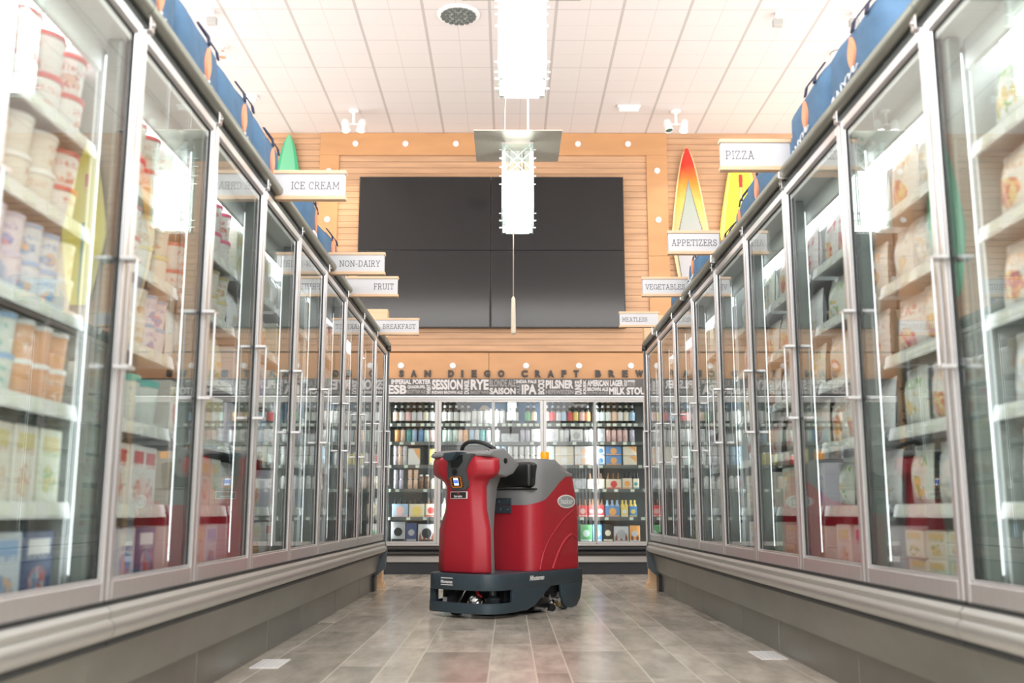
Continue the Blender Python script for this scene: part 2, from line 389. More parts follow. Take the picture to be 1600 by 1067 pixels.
def bay_meshes(s):
    if s in _bay: return _bay[s]
    def B(mb, x0, x1, *r): return mb.box(s * x0, s * x1, *r)
    g = .006; z0, z1 = .445, 2.165; w = .030
    d = MB()
    for a, b in ((g, g + w), (P - g - w, P - g)):
        B(d, -.036, 0, a, b, z0, z1)
    B(d, -.036, 0, g + w, P - g - w, z0, z0 + .055); B(d, -.036, 0, g + w, P - g - w, z1 - .035, z1)
    d.mi = 1
    gg = .010                                        # dark gasket line inside the frame
    for a, b in ((g + w, g + w + gg), (P - g - w - gg, P - g - w)): B(d, -.030, -.006, a, b, z0 + .055, z1 - .035)
    B(d, -.030, -.006, g + w, P - g - w, z0 + .055, z0 + .063); B(d, -.030, -.006, g + w, P - g - w, z1 - .043, z1 - .035)
    dm = d.mesh('door', [SILVER, DARK], 30, .003, 1)
    q = MB(); B(q, -.022, -.014, g + w + gg, P - g - w - gg, z0 + .063, z1 - .043); gm = q.mesh('glass_pane', GLASS, 0)
    h = MB(); yh = P - g - w / 2
    h.cyl((s * .040, yh - .02, 1.10), (s * .040, yh - .02, 1.42), .0045, 10)
    for z in (1.10, 1.42):
        B(h, -.002, .042, yh - .04, yh + .014, z - .005, z + .005)
    hm = h.mesh('handle', SILVER, 40)
    m = MB(); B(m, -.085, -.042, -.030, .030, .44, 2.10); mm = m.mesh('mullion', MULL, 30, .006, 1)
    l = MB()
    for sg in (-1, 1):
        l.box(s * -.092, s * -.0855, sg * .014 - .005, sg * .014 + .005, .52, 2.05)
    lm = l.mesh('light_strip', LED, 0)
    sh = MB(); B(sh, -.80, -.125, .04, P - .04, -.018, -.006)
    for i in range(9): B(sh, -.80, -.115, .05 + i * (P - .1) / 8 - .003, .05 + i * (P - .1) / 8 + .003, -.006, 0)
    B(sh, -.90, -.79, .05, P - .05, -.03, 0)
    smh = sh.mesh('shelf', SHELF, 0)
    p = MB(); p.prism([(s * -.115, -.032), (s * -.100, -.036), (s * -.108, .008), (s * -.122, .008)], .04, P - .04, 'y')
    p.mi = 1
    for i in range(5):
        a = .07 + i * .135; p.prism([(s * -.1010, -.028), (s * -.0985, -.028), (s * -.1055, .004), (s * -.108, .004)], a, a + .065, 'y')
    pm = p.mesh('price_rail', [RAILW, mat('price_ticket', (.75, .78, .70), .5)], 0)
    k = MB(); k.box(s * -.02, s * .012, -.018, .018, 2.165, 2.222); k.cyl((s * .012, 0, 2.19), (s * .02, 0, 2.19), .008, 8)
    lk = k.mesh('rail_bracket', CHROME, 30, .002, 1)
    _bay[s] = (dm, gm, hm, mm, lm, smh, pm, lk)
    return _bay[s]
case('L', Y0L - 2 * P, 2, 'glass door freezer case on the left side, nearest the viewer')
case('L', Y0L, 4, 'middle glass door freezer case of the left row, under the ice cream sign')
case('L', Y0L + 4 * P, 4, 'far glass door freezer case of the left row, under the breakfast sign', end=True)
case('R', Y0R - 2 * P, 2, 'glass door freezer case on the right side, nearest the viewer')
case('R', Y0R, 4, 'middle glass door freezer case of the right row, under the pizza sign')
case('R', Y0R + 4 * P, 4, 'far glass door freezer case of the right row, under the meatless sign', end=True)

# maple end columns just beyond the freezer rows
for n, (a, b, zt) in dict(left=(-1.40, -1.165, 2.62), right=(1.30, 1.49, 2.56)).items():
    o = MB().box(a, b, 9.40, 9.52, 0, zt).build('wood_column', wood('pale_maple', (.72, .50, .30), .9, 2, .5), smooth=0, bevel=.004)
    tag(o, 'pale maple column standing behind the far end of the %s freezer row' % n, 'column')
    k = MB()
    sx = b if n == 'left' else a
    for zz in (.55, .95, 1.25, 1.55, 1.85): k.box(sx - .012, sx + .012, 9.388, 9.402, zz - .012, zz + .012)
    k.build('magnet_stud', mat('stud_brown', (.16, .10, .06), .5), o, smooth=0)
    MB().box(min(a, b) - .02, max(a, b) + .02, 9.39, 9.53, 0, .05).build('plinth', MATS['pale_maple'], o, smooth=0)

# ------------------------------------------------------------------ video wall
tv_mat = mat('screen_glass', (.013, .013, .014), .12, spec=.5)
bez = mat('bezel', (.01, .01, .012), .35)
def px_tv():
    xa, xb, za, zb = -1.800, 1.382, 2.826, 4.682; xm, zm = -.215, 3.765
    for nm, a, b, c, d in (('upper left', xa, xm, zm, zb), ('upper right', xm, xb, zm, zb), ('lower left', xa, xm, za, zm), ('lower right', xm, xb, za, zm)):
        t = thing('display_panel', '%s flat black display of the four in the video wall' % nm, 'screen', ((a + b) / 2, 11.50, c), 0, 'video wall displays')
        h = (b - a) / 2 - .003; H = d - c
        MB().box(-h, h, 0, .07, .003, H - .003).build('housing', bez, t, smooth=0, bevel=.003)
        MB().box(-h + .012, h - .012, -.003, .004, .014, H - .014).build('screen', tv_mat, t, smooth=0)
        MB().box(-.25, .25, .07, .10, .2, H - .2).build('wall_mount', bez, t, smooth=0)
px_tv()

# round stand-off caps on the maple frame
CAP = mat('cap_white', (.88, .86, .84), .35)
cap_me = MB().lathe([(.0, .0), (.036, .0), (.036, .012), (.028, .02), (.0, .022)], 20, M=Matrix.Rotation(PI / 2, 4, 'X')).mesh('round_cap', CAP, 40)
def caps(pts, where):
    for i, (x, z) in enumerate(pts):
        o = obj('wall_disc', cap_me, loc=(x, YW - .0205, z))
        tag(o, 'round white disc on the maple frame %s' % (where % ORD[i]), 'disc', 'round discs on the maple frame')
ORD = ['first', 'second', 'third', 'fourth', 'fifth', 'sixth', 'seventh', 'eighth', 'ninth', 'tenth', 'eleventh', 'twelfth', 'thirteenth', 'fourteenth', 'fifteenth', 'sixteenth', 'seventeenth', 'eighteenth', 'nineteenth', 'twentieth', 'twenty-first', 'twenty-second', 'twenty-third', 'twenty-fourth', 'twenty-fifth']
caps([(-1.87, 5.125), (-1.26, 5.125), (-.645, 5.125), (.845, 5.125), (1.455, 5.125)], 'above the screens, %s from left')
caps([(-2.185, 4.775), (-2.185, 4.165)], 'left of the screens, %s from top')
caps([(1.803, 4.785), (1.803, 4.165)], 'right of the screens, %s from top')
caps([(-1.263, 2.387), (-.655, 2.387), (.205, 2.387), (.825, 2.387), (1.435, 2.387)], 'over the beer letters, %s from left')

# lettering above the beer cooler
LET = mat('letter_charcoal', (.055, .05, .048), .5)
def letters():
    from_px = lambda px: -1.40 + (px - 606.5) * .0073
    word = [('S', 622.5, 630), ('A', 641, 651), ('N', 663, 673.5), ('D', 701, 710.5), ('I', 722, 725.5), ('E', 738.5, 747), ('G', 758.5, 768.5), ('O', 781, 791.5),
            ('C', 818.5, 829), ('R', 840.5, 850), ('A', 861, 871), ('F', 883, 891), ('T', 902.5, 911), ('B', 937.5, 947), ('R', 959, 969), ('E', 981, 990),
            ('W', 1002, 1015), ('S', 1026, 1035)]
    near = ['of SAN', 'of SAN', 'of SAN', 'of DIEGO', 'of DIEGO', 'of DIEGO', 'of DIEGO', 'of DIEGO', 'of CRAFT', 'of CRAFT', 'of CRAFT', 'of CRAFT', 'of CRAFT'] + ['of the beer word'] * 5
    for (ch, a, b), n in zip(word, near):
        x0, x1 = from_px(a), from_px(b)
        me = text_mesh('wall_letter', ch, (-(x1 - x0) / 2, (x1 - x0) / 2, 0, .084), ID, LET, bold=.055, depth=.016)
        o = obj('wall_letter', me, loc=((x0 + x1) / 2, YW - .0225, 2.252))
        tag(o, 'charcoal capital letter %s %s above the beer cooler' % (ch, n), 'letter', 'letters above the beer cooler')
letters()

# ------------------------------------------------------------------ beer cooler
CY = 11.52                     # plane of the cooler doors
AXL, AXR = -2.06, 2.26
def X_(px): return -1.355 + (px - 608) * .00727
cool = thing('beer_cooler', 'long beer cooler with glass doors along the back wall', 'cooler', (0, CY, 0))
FRAMEC = mat('cooler_frame_grey', (.50, .49, .48), .35, .5)
c = MB()
c.box(AXL, AXR, .72, .76, .3, 2.0); c.box(AXL, AXR, .03, .76, 1.99, 2.02); c.box(AXL, AXR, .03, .76, .29, .33)
c.box(AXL, AXL + .03, .03, .76, .3, 2.0); c.box(AXR - .03, AXR, .03, .76, .3, 2.0)
c.build('cabinet_shell', mat('cooler_inside', (.16, .17, .16), .5), cool, smooth=0)
MB().box(AXL, AXR, -.005, .05, 1.975, 2.015).build('head_frame', FRAMEC, cool, smooth=0, bevel=.004)
MB().box(AXL, AXR, -.02, .1, .318, .338).build('sill_frame', FRAMEC, cool, smooth=0, bevel=.004)
bp = MB(); bp.prism([(.06, .315), (-.02, .31), (-.035, .29), (-.035, .275), (-.02, .262), (-.05, .25), (-.062, .235), (-.055, .215), (-.02, .205), (.1, .2)][::-1], AXL, AXR, 'x')
bp.build('black_bumper', BLACK, cool, smooth=50)
MB().box(AXL, AXR, .0, .1, .137, .203).build('silver_band', mat('band_steel', (.45, .44, .42), .35, .7), cool, smooth=0)
MB().box(AXL, AXR, .03, .6, .0, .136).build('toe_kick', mat('kick_black', (.018, .02, .024), .5), cool, smooth=0)
MB().box(AXL, AXR, .02, .07, 1.975, 1.99).build('lamp_channel', mat('dark_channel', (.05, .05, .045), .5), cool, smooth=0)
# doors
cuts = [AXL, X_(604) , X_(683), X_(770), X_(850), X_(932), X_(1004) + .02, AXR]
cuts = [-2.02, -1.40, -.815, -.178, .402, 1.000, 1.60, 2.22]
for i in range(len(cuts) - 1):
    a, b = cuts[i], cuts[i + 1]
    wl = .035 if i in (0, 2, 4, 6) else .010; wr = .035 if i in (1, 3, 5) else .010
    d = MB(); d.box(a + .002, a + .002 + wl, -.012, .02, .34, 1.974); d.box(b - .002 - wr, b - .002, -.012, .02, .34, 1.974)
    d.box(a + .002 + wl, b - .002 - wr, -.012, .02, .34, .365); d.box(a + .002 + wl, b - .002 - wr, -.012, .02, 1.952, 1.974)
    o = d.build('cooler_door', FRAMEC, cool, smooth=0, bevel=.002)
    MB().box(a + .003 + wl, b - .003 - wr, -.002, .006, .366, 1.951).build('glass_pane', CGLASS, o, smooth=0)
    hx = (b - .03) if wl > wr or i == 6 else a + .03
    h = MB(); h.cyl((hx, -.045, 1.0), (hx, -.045, 1.3), .007, 8); h.box(hx - .006, hx + .006, -.045, -.008, 1.0, 1.014); h.box(hx - .006, hx + .006, -.045, -.008, 1.286, 1.30)
    h.build('handle', FRAMEC, o)
for x in cuts:
    if abs(x) > 2: continue
    o = MB().box(x - .02, x + .02, .04, .10, .34, 1.97).build('mullion', MULL, cool, smooth=0)
    MB().box(x - .014, x + .014, .101, .106, .4, 1.93).build('light_strip', mat('led_cooler', (1, 1, 1), emit=(.97, .99, 1), es=20), o, smooth=0)
# shelves and tickets; local z levels
BZ = [1.715, 1.500, 1.232, .957, .637, .352]
tick = MB().box(-.022, .022, -.004, 0, -.016, .016).mesh('price_ticket', mat('ticket_cream', (.78, .86, .76), .5), 0)
for z in BZ[:-1] + [.352]:
    sh = MB().box(AXL + .04, AXR - .04, .125, .70, -.014, 0).build('shelf', mat('cooler_shelf_dark', (.07, .075, .07), .4, .3), cool, smooth=0)
    sh.location = (0, 0, z - .001)
    MB().box(AXL + .04, AXR - .04, .110, .1245, -.036, .004).build('price_rail', mat('ticket_rail_grey', (.16, .17, .165), .35), sh, smooth=0)
    x = -1.38
    rnd = random.Random(int(z * 1000))
    while x < 1.56:
        if z > 1.6 or rnd.random() < .72:
            obj('price_ticket', tick, sh, (x, .1095, -.016))
        x += (.072 if z > 1.6 else .095) * rnd.choice((1, 1, 1.4) if z > 1.6 else (1, 1.4, 2))

# banner of beer words on the cooler head
ban = thing('word_banner', 'charcoal banner of pale beer style words above the cooler doors', 'banner', (0, CY - .03, 2.0325))
BANM = mat('banner_charcoal', (.105, .10, .10), .5)
MB().box(AXL, AXR, 0, .10, 0, .190).build('banner_board', BANM, ban, smooth=0)
MB().box(AXL, AXR, -.012, .0, -.012, .004).build('bottom_edge', BLACK, ban, smooth=0)
WL1 = mat('banner_light', (.66, .64, .64), .5); WL2 = mat('banner_dim', (.36, .35, .345), .5)
def words():
    A = lambda cx: 600 + cx / 7.273
    Bq = lambda cx: 800 + cx / 7.273
    W = [('IMPERIAL PORTER', A, 60, 520, 310, 372, 1, 0), ('ESB', A, 20, 240, 380, 497, 1, 0), ('QUADRUPEL', A, 248, 458, 386, 432, 1, 0), ('SCOTTISH ALE', A, 248, 458, 442, 490, 0, 0),
         ('WHEAT', A, 470, 520, 378, 498, 1, 1), ('SESSION', A, 532, 890, 312, 442, 1, 0), ('INDIAN BROWN ALE', A, 532, 890, 455, 495, 1, 0), ('DUNKEL', A, 907, 965, 315, 495, 1, 1),
         ('RYE', A, 982, 1192, 312, 442, 1, 0), ('BARLEY WINE', A, 982, 1192, 455, 495, 0, 0), ('BLONDE ALE', A, 1202, 1505, 312, 402, 0, 0), ('SAISON', A, 1202, 1505, 416, 500, 1, 0),
         ('INDIA PALE', Bq, 58, 293, 316, 360, 1, 0), ('IPA', Bq, 120, 293, 374, 500, 1, 0), ('ALE', Bq, 62, 104, 374, 500, 0, 1), ('BOCKS', Bq, 310, 386, 314, 500, 1, 1),
         ('PILSNER', Bq, 400, 722, 318, 428, 1, 0), ('HEFEWEIZEN', Bq, 400, 722, 442, 498, 0, 0), ('DUNKEL', Bq, 738, 820, 314, 500, 1, 1), ('KRIEK', Bq, 834, 870, 314, 498, 1, 1),
         ('AMERICAN LAGER', Bq, 882, 1300, 318, 398, 1, 0), ('BROWN ALE', Bq, 882, 1125, 410, 460, 1, 0), ('DOPPELBOCK', Bq, 882, 1125, 470, 500, 0, 0), ('MILK STOUT', Bq, 1135, 1610, 410, 505, 1, 0),
         ('GOLD', Bq, 1310, 1345, 318, 398, 1, 1), ('SMOKED', Bq, 1352, 1440, 318, 348, 1, 0), ('PORTER', Bq, 1352, 1440, 356, 398, 0, 0)]
    for t, fx, a, b, c_, d_, lum, vert in W:
        x0, x1 = X_(fx(a)) - .01, X_(fx(b)) - .01
        z1 = .190 - (c_ - 302) / 205 * .189; z0 = .190 - (d_ - 302) / 205 * .189
        me = text_mesh('lettering', t, (x0, x1, z0, z1), ID, WL1 if lum else WL2, bold=.045 if lum else .02, depth=.003, rot90=bool(vert), sp=1.02)
        o = obj('lettering', me, ban, (0, -.001, 0))
        o['label'] = 'the word %s in %s capitals' % (t, 'pale' if lum else 'dim grey')
words()

# ------------------------------------------------------------------ slab serif strokes for the hanging signs
def arc(cx, cy, rx, ry, a0, a1, n=10):
    return [(cx + rx * math.cos(math.radians(a0 + (a1 - a0) * i / n)), cy + ry * math.sin(math.radians(a0 + (a1 - a0) * i / n))) for i in range(n + 1)]
GL = {  # width, strokes, serif centres (x, y, half width)
 'I': (.30, [[(.15, 0), (.15, 1)]], [(.15, 0, .13), (.15, 1, .13)]),
 'C': (.72, [arc(.40, .5, .34, .5, 50, 310, 16), [(.62, .87), (.62, .70)]], []),
 'E': (.66, [[(.14, 0), (.14, 1)], [(.03, 1), (.58, 1), (.58, .82)], [(.03, 0), (.61, 0), (.61, .20)], [(.14, .52), (.42, .52)], [(.42, .62), (.42, .42)]], []),
 'R': (.74, [[(.14, 0), (.14, 1)], [(.03, 1), (.38, 1)] + arc(.38, .76, .20, .24, 90, -90, 8) + [(.14, .52)], [(.36, .52), (.62, 0)]], [(.14, 0, .12), (.64, 0, .09)]),
 'A': (.78, [[(.12, 0), (.39, 1), (.66, 0)], [(.22, .34), (.56, .34)]], [(.12, 0, .11), (.66, 0, .11), (.36, 1, .10)]),
 'M': (.98, [[(.15, 0), (.17, 1), (.49, .25), (.81, 1), (.83, 0)]], [(.15, 0, .12), (.83, 0, .12), (.13, 1, .09), (.85, 1, .09)]),
 'P': (.68, [[(.14, 0), (.14, 1)], [(.03, 1), (.38, 1)] + arc(.38, .73, .22, .27, 90, -90, 8) + [(.14, .46)]], [(.14, 0, .13)]),
 'Z': (.68, [[(.08, .80), (.08, 1), (.58, 1), (.08, 0), (.61, 0), (.61, .20)]], []),
 'T': (.70, [[(.35, 0), (.35, 1)], [(.05, .80), (.05, 1), (.65, 1), (.65, .80)]], [(.35, 0, .13)]),
 'S': (.60, [arc(.30, .75, .21, .25, 20, 200, 8) + arc(.30, .26, .23, .26, 110, -160, 12), [(.51, .95), (.51, .76)], [(.07, .05), (.07, .26)]], []),
 'V': (.76, [[(.10, 1), (.38, 0), (.66, 1)]], [(.11, 1, .11), (.65, 1, .11)]),
 'G': (.78, [arc(.40, .5, .34, .5, 50, 340, 16), [(.72, .02), (.72, .42)], [(.48, .42), (.80, .42)], [(.62, .87), (.62, .70)]], []),
 'B': (.70, [[(.14, 0), (.14, 1)], [(.03, 1), (.36, 1)] + arc(.36, .77, .18, .23, 90, -90, 8) + [(.14, .54)], [(.36, .54)] + arc(.38, .27, .23, .27, 90, -90, 8) + [(.03, 0)]], []),
 'L': (.64, [[(.14, 0), (.14, 1)], [(.03, 0), (.59, 0), (.59, .22)]], [(.14, 1, .13)]),
 'N': (.82, [[(.14, 0), (.14, 1), (.66, 0), (.66, 1)]], [(.14, 0, .12), (.66, 1, .12), (.09, 1, .08)]),
 'O': (.80, [arc(.40, .5, .34, .5, 0, 360, 22)], []),
 'D': (.78, [[(.14, 0), (.14, 1)], [(.03, 1), (.34, 1)] + arc(.34, .5, .36, .5, 90, -90, 12) + [(.03, 0)]], []),
 'Y': (.74, [[(.10, 1), (.37, .48), (.64, 1)], [(.37, .48), (.37, 0)]], [(.37, 0, .13), (.10, 1, .10), (.64, 1, .10)]),
 'F': (.62, [[(.14, 0), (.14, 1)], [(.03, 1), (.57, 1), (.57, .80)], [(.14, .50), (.42, .50)], [(.42, .60), (.42, .40)]], [(.14, 0, .13)]),
 'U': (.80, [[(.15, 1), (.15, .3)] + arc(.40, .28, .25, .28, 180, 360, 10) + [(.65, 1)]], [(.15, 1, .12), (.65, 1, .12)]),
 'K': (.76, [[(.14, 0), (.14, 1)], [(.62, 1), (.16, .42)], [(.28, .56), (.64, 0)]], [(.14, 0, .12), (.14, 1, .12), (.62, 1, .10), (.66, 0, .10)]),
 '-': (.40, [[(.06, .42), (.34, .42)]], []), ' ': (.34, [], [])}
def slab_text(mb, txt, x, z, h, align='l', t=.105):
    ws = [GL[c_][0] + .10 for c_ in txt]; tot = sum(ws) * h
    if align == 'r': x -= tot
    for c_, w_ in zip(txt, ws):
        _, st, se = GL[c_]
        segs = []
        for s_ in st: segs += list(zip(s_, s_[1:]))
        for (a, b, hw) in se: segs.append(((a - hw, b), (a + hw, b)))
        for i, (p, q) in enumerate(segs):
            p = Vector((x + p[0] * h, z + p[1] * h)); q = Vector((x + q[0] * h, z + q[1] * h)); d = (q - p)
            if d.length < 1e-6: continue
            d.normalize(); e = d * h * t * .4; n = Vector((-d.y, d.x)) * h * t * .5
            y = -.0003 - .00003 * i
            a_, b_, c2, d2 = p - e - n, q + e - n, q + e + n, p - e + n
            mb.add([(v.x, y, v.y) for v in (a_, b_, c2, d2)] + [(v.x, .001, v.y) for v in (a_, b_, c2, d2)], [(0, 1, 2, 3), (4, 7, 6, 5), (0, 4, 5, 1), (1, 5, 6, 2), (2, 6, 7, 3), (3, 7, 4, 0)])
        x += w_ * h
    return tot
PANW = mat('sign_panel', (.66, .66, .69), .35); SGT = mat('sign_text_grey', (.10, .09, .11), .6)
SGW = wood('sign_maple', (.80, .55, .36), .93, 3, .5, (1, 1, 8))
def sign(txt, side, Y, tip, z0, H=.146):
    s = 1 if side == 'L' else -1
    root = (FL - .030) if side == 'L' else (FR + .030)
    L = abs(tip - root)
    lo, hi = (root, tip) if side == 'L' else (tip, root)
    t = thing('aisle_sign', 'white blade sign reading %s on the %s freezer row' % (txt, 'left' if side == 'L' else 'right'), 'sign', (lo, Y, z0), 0, 'blade signs over the freezer doors')
    MB().box(.006, L - .006, .002, .032, .020, H - .018).build('panel', PANW, t, smooth=0)
    MB().box(0, L, -.004, .038, 0, .020).build('bottom_rail', SGW, t, smooth=0, bevel=.002)
    MB().box(0, L, -.004, .038, H - .018, H).build('top_rail', SGW, t, smooth=0, bevel=.002)
    mb = MB(); h = H * ({'ICE CREAM': .235, 'NON-DAIRY': .255}.get(txt, .27 if side == 'L' else .25))
    if side == 'L': slab_text(mb, txt, L - .028, H * .36, h, 'r')
    else: slab_text(mb, txt, .026, H * .36, h)
    mb.build('lettering', SGT, t, smooth=0).location = (0, .002, 0)
    fx = .03 if side == 'L' else L - .03
    MB().box(fx - .034, fx + .030, .010, .024, 2.2 - z0, 2.272 - z0).build('rail_clip', CHROME, t, smooth=0, bevel=.004)
    return t
sign('ICE CREAM', 'L', 4.66, -.794, 2.190, .149); sign('NON-DAIRY', 'L', 6.19, -.79, 2.186)
sign('FRUIT', 'L', 6.85, -.778, 2.186); sign('BREAKFAST', 'L', 8.38, -.765, 2.186)
sign('PIZZA', 'R', 4.36, .970, 2.236, .150); sign('APPETIZERS', 'R', 5.92, .975, 2.25, .150)
sign('VEGETABLES', 'R', 7.02, .962, 2.226, .145); sign('MEATLESS', 'R', 8.45, .955, 2.267, .138)

# ------------------------------------------------------------------ insulated grocery bags on the case tops
def bag_meshes(w, d, h, seed, kind=0):
    rnd = random.Random(seed)
    n = 10; mb = MB(); rs = []
    for j in range(9):
        t = j / 8; z = h * t
        k = 1 + .06 * math.sin(PI * min(1, t * 1.05)) - (.0 if t < .8 else (t - .8) * 1.3)
        r = []
        for i in range(4 * n):
            a = 2 * PI * (i + .5) / (4 * n); ca, sa = math.cos(a), math.sin(a)
            q = (abs(ca) ** 6 + abs(sa) ** 6) ** (-1 / 6)
            wob = 1 + .012 * math.sin(5 * a + seed + 7 * t) + rnd.uniform(-.004, .004)
            kd = k if t < .8 else k - (t - .8) * 1.0
            r.append((ca * q * w / 2 * (1 + (k - 1) * .4) * wob, sa * q * d / 2 * kd * wob, z + (.018 * math.cos(2 * a) * (t ** 3))))
        rs.append(r)
    mb.rings(rs); body = mb.mesh('bag_body', NAVY, 60)
    z = MB(); z.tube([(-w * .47, 0, h * .985), (-w * .2, 0, h + .008), (w * .2, 0, h + .006), (w * .47, 0, h * .985)], .007, 6); zp = z.mesh('zipper', NAVYD, 40)
    hs = []
    for sg in (-1, 1):
        m = MB(); dr = 1.0 if sg < 0 else 1.08; pts = [(w * .10, sg * (d / 2 + .010), h * .74), (w * .11, sg * (d / 2 + .004), h * .84), (w * .14, sg * (d * .36), h * .99 * dr), (w * .24, sg * d * .30, h * 1.04 * dr), (w * .33, sg * (d * .36), h * .98 * dr), (w * .36, sg * (d / 2 + .004), h * .82), (w * .36, sg * (d / 2 + .010), h * .74)]
        rs = []
        for i, p in enumerate(pts):
            rs.append([(p[0] - .012, p[1] - .004, p[2]), (p[0] + .012, p[1] - .004, p[2]), (p[0] + .012, p[1] + .004, p[2]), (p[0] - .012, p[1] + .004, p[2])])
        m.rings(rs); hs.append(m.mesh('handle', NAVYD, 50))
    g = MB()   # logo: flame leaf and script strokes on the aisle face
    y = -d / 2 * 1.06 - .004
    leaf = [(.0 + .035 * math.sin(PI * t) * sg * (1 if t < .9 else .6), .10 + .17 * t) for sg, ts in ((1, [i / 8 for i in range(9)]), (-1, [1 - i / 8 for i in range(1, 8)])) for t in ts]
    g.prism([(a * .8 + .04, .06 + b * .8) for a, b in leaf], y - .006, y + .006, 'y')
    lg = g.mesh('flame_logo', ORANGE, 0)
    s_ = MB(); yy = y - .004
    pts = [(-.16 + .30 * i / 30 * .8 + .010 * math.sin(i * 1.3), yy, .105 + .016 * math.sin(i * 1.05) + .0012 * i) for i in range(31)]
    s_.tube(pts, .0038, 5); sc = s_.mesh('script_logo', mat('logo_white', (.82, .84, .88), .6), 40)
    return body, zp, hs, lg, sc
BAGS = [bag_meshes(.485, .29, .395, i) for i in range(3)] + [bag_meshes(.40, .27, .345, 9)]
def bag(x, y, z, rz, kind, label, sc=(1, 1, 1)):
    b, zp, hs, lg, sm = BAGS[kind]
    t = thing('grocery_bag', label, 'bag', (x, y, z), rz, 'navy insulated bags on the freezer tops'); t.scale = sc
    obj('bag_body', b, t); obj('zipper', zp, t)
    for h_ in hs: obj('handle', h_, t)
    obj('flame_logo', lg, t); obj('script_logo', sm, t)
bl = [(2.48, 0, 1.0), (3.02, 1, 1.0), (3.55, 2, 1.02), (4.08, 0, 1.0), (4.61, 1, 1.0)]
for i, (y, k, q) in enumerate(bl):
    bag(-1.312, y, 2.171, PI / 2 + random.uniform(-.05, .05), k, 'navy bag with orange flame logo, %s from near end before the ice cream sign' % ORD[i], (1, 1, q))
bag(-1.60, 5.15, 2.171, PI + .25, 0, 'navy bag seen end on behind the ice cream sign', (1, 1, .86))
bag(-1.31, 5.72, 2.171, PI / 2 + .1, 1, 'navy bag just past the ice cream sign on left cases', (1.0, 1, 1.12))
bag(-1.30, 6.30, 2.171, PI / 2 - .1, 3, 'small navy bag second past the ice cream sign on left cases', (1, 1, 1.05))
bag(-1.34, 7.45, 2.171, PI / 2, 3, 'navy bag between the fruit and breakfast signs', (1.2, 1, .95))
for i, (y, k, q) in enumerate([(3.52, 0, .98), (4.10, 1, .98)]):
    bag(1.435, y, 2.171, -PI / 2 + (.02, -.03)[i], k, 'navy bag on right cases before the pizza sign, %s from near end' % ORD[i], (1.12, 1, q))
bag(1.645, 4.62, 2.171, PI + .05, 0, 'navy bag seen end on behind the pizza sign', (1, 1, 1.05))
bag(1.46, 5.06, 2.171, -PI / 2, 2, 'navy bag just past the pizza sign on right cases', (1, 1, .92))
bag(1.50, 5.60, 2.171, -PI / 2 - .1, 1, 'navy bag beside the near face of the appetizers sign', (.9, 1, .93))
bag(1.52, 6.20, 2.171, -1.5, 3, 'navy bag hidden partly behind the appetizers sign', (1, 1, .95))
bag(1.42, 6.74, 2.171, -PI / 2, 3, 'small navy bag between appetizers and vegetables signs', (.95, 1, .92))
bag(1.50, 7.75, 2.171, -PI / 2 + .3, 3, 'small navy bag between vegetables and meatless signs', (1.1, 1, .95))

# ------------------------------------------------------------------ pendant lamps
GREYP = mat('pendant_plate', (.42, .38, .33), .35, .75, noise=.1, nscale=30, stretch=(8, 1, 1))
WMET = mat('white_metal', (.85, .85, .85), .35)
_pin = {}
def cached_pin(k):
    if k not in _pin:
        sx, sy = k
        _pin[k] = MB().tube([(sx * .09, sy * .128, 0), (sx * .09, sy * .09, 0), (sx * .128, sy * .09, 0)], .004, 6).mesh('standoff_pin', WMET, 40)
    return _pin[k]
def pendant(x, y, label, cord=False, lit=True):
    t = thing('pendant_lamp', label, 'lamp', (x, y, 2.63), 0, 'square glass pendant lamps')
    # frame posts and glass box: z is up from the bottom of the glass
    MB().box(-.082, .082, -.082, .082, .012, .40).build('glowing_diffuser', LAMPG, t, smooth=0, bevel=.004)
    for i, (a, b, c_, d_) in enumerate(((-.112, .112, -.112, -.107), (-.112, .112, .107, .112), (-.112, -.107, -.106, .106), (.107, .112, -.106, .106))):
        MB().box(a, b, c_, d_, .0, .585).build('glass_panel', LGLASS, t, smooth=0)
    for sx in (-1, 1):
        for sy in (-1, 1):
            MB().box(sx * .095 - .009, sx * .095 + .009, sy * .095 - .009, sy * .095 + .009, .004, .60).build('post', WMET, t, smooth=0)
    for z in (.04, .09, .36, .42, .49, .55):
        for sx in (-1, 1):
            for sy in (-1, 1):
                obj('standoff_pin', cached_pin((sx, sy)), t, (0, 0, z))
    cr = MB()
    for sy in (-1, 1):
        cr.cyl((-.085, sy * .085, .42), (.085, sy * .085, .59), .004, 6); cr.cyl((.085, sy * .085, .42), (-.085, sy * .085, .59), .004, 6)
    cr.build('cross_brace', WMET, t)
    MB().box(-.30, .30, -.30, .30, .605, .613).build('reflector_plate', GREYP, t, smooth=0)
    MB().box(-.14, .14, -.14, .14, .614, .640).build('top_box', WMET, t, smooth=0, bevel=.003)
    r = MB(); r.cyl((.075, 0, .64), (.075, 0, ZC - 2.63 - .001), .007, 8); r.lathe([(.07, 0), (.07, .02), (.0, .03)], 16, (.075, 0, ZC - 2.63 - .031)); r.build('suspension_rod', WMET, t)
    MB().tube([(-.09, .0, .64), (-.088, 0, .9), (-.02, .02, 1.8), (.05, .01, ZC - 2.63 - .002)], .003, 6).build('power_cord', WMET, t)
    if cord:
        MB().cyl((-.03, 0, .012), (-.03, 0, -.48), .004, 6).build('pull_cord', mat('cord_brown', (.30, .24, .18), .7), t)
        MB().lathe([(.012, -.74), (.018, -.73), (.016, -.6), (.013, -.49), (.004, -.475)], 12, (-.03, 0, 0)).build('cord_toggle', mat('toggle_cream', (.70, .62, .50), .5), t)
    return t
pendant(.062, 6.70, 'glowing square glass pendant with metal plate, in front of the screens', cord=True)
pendant(.062, 4.36, 'bright square glass pendant cut off by the top of the picture')
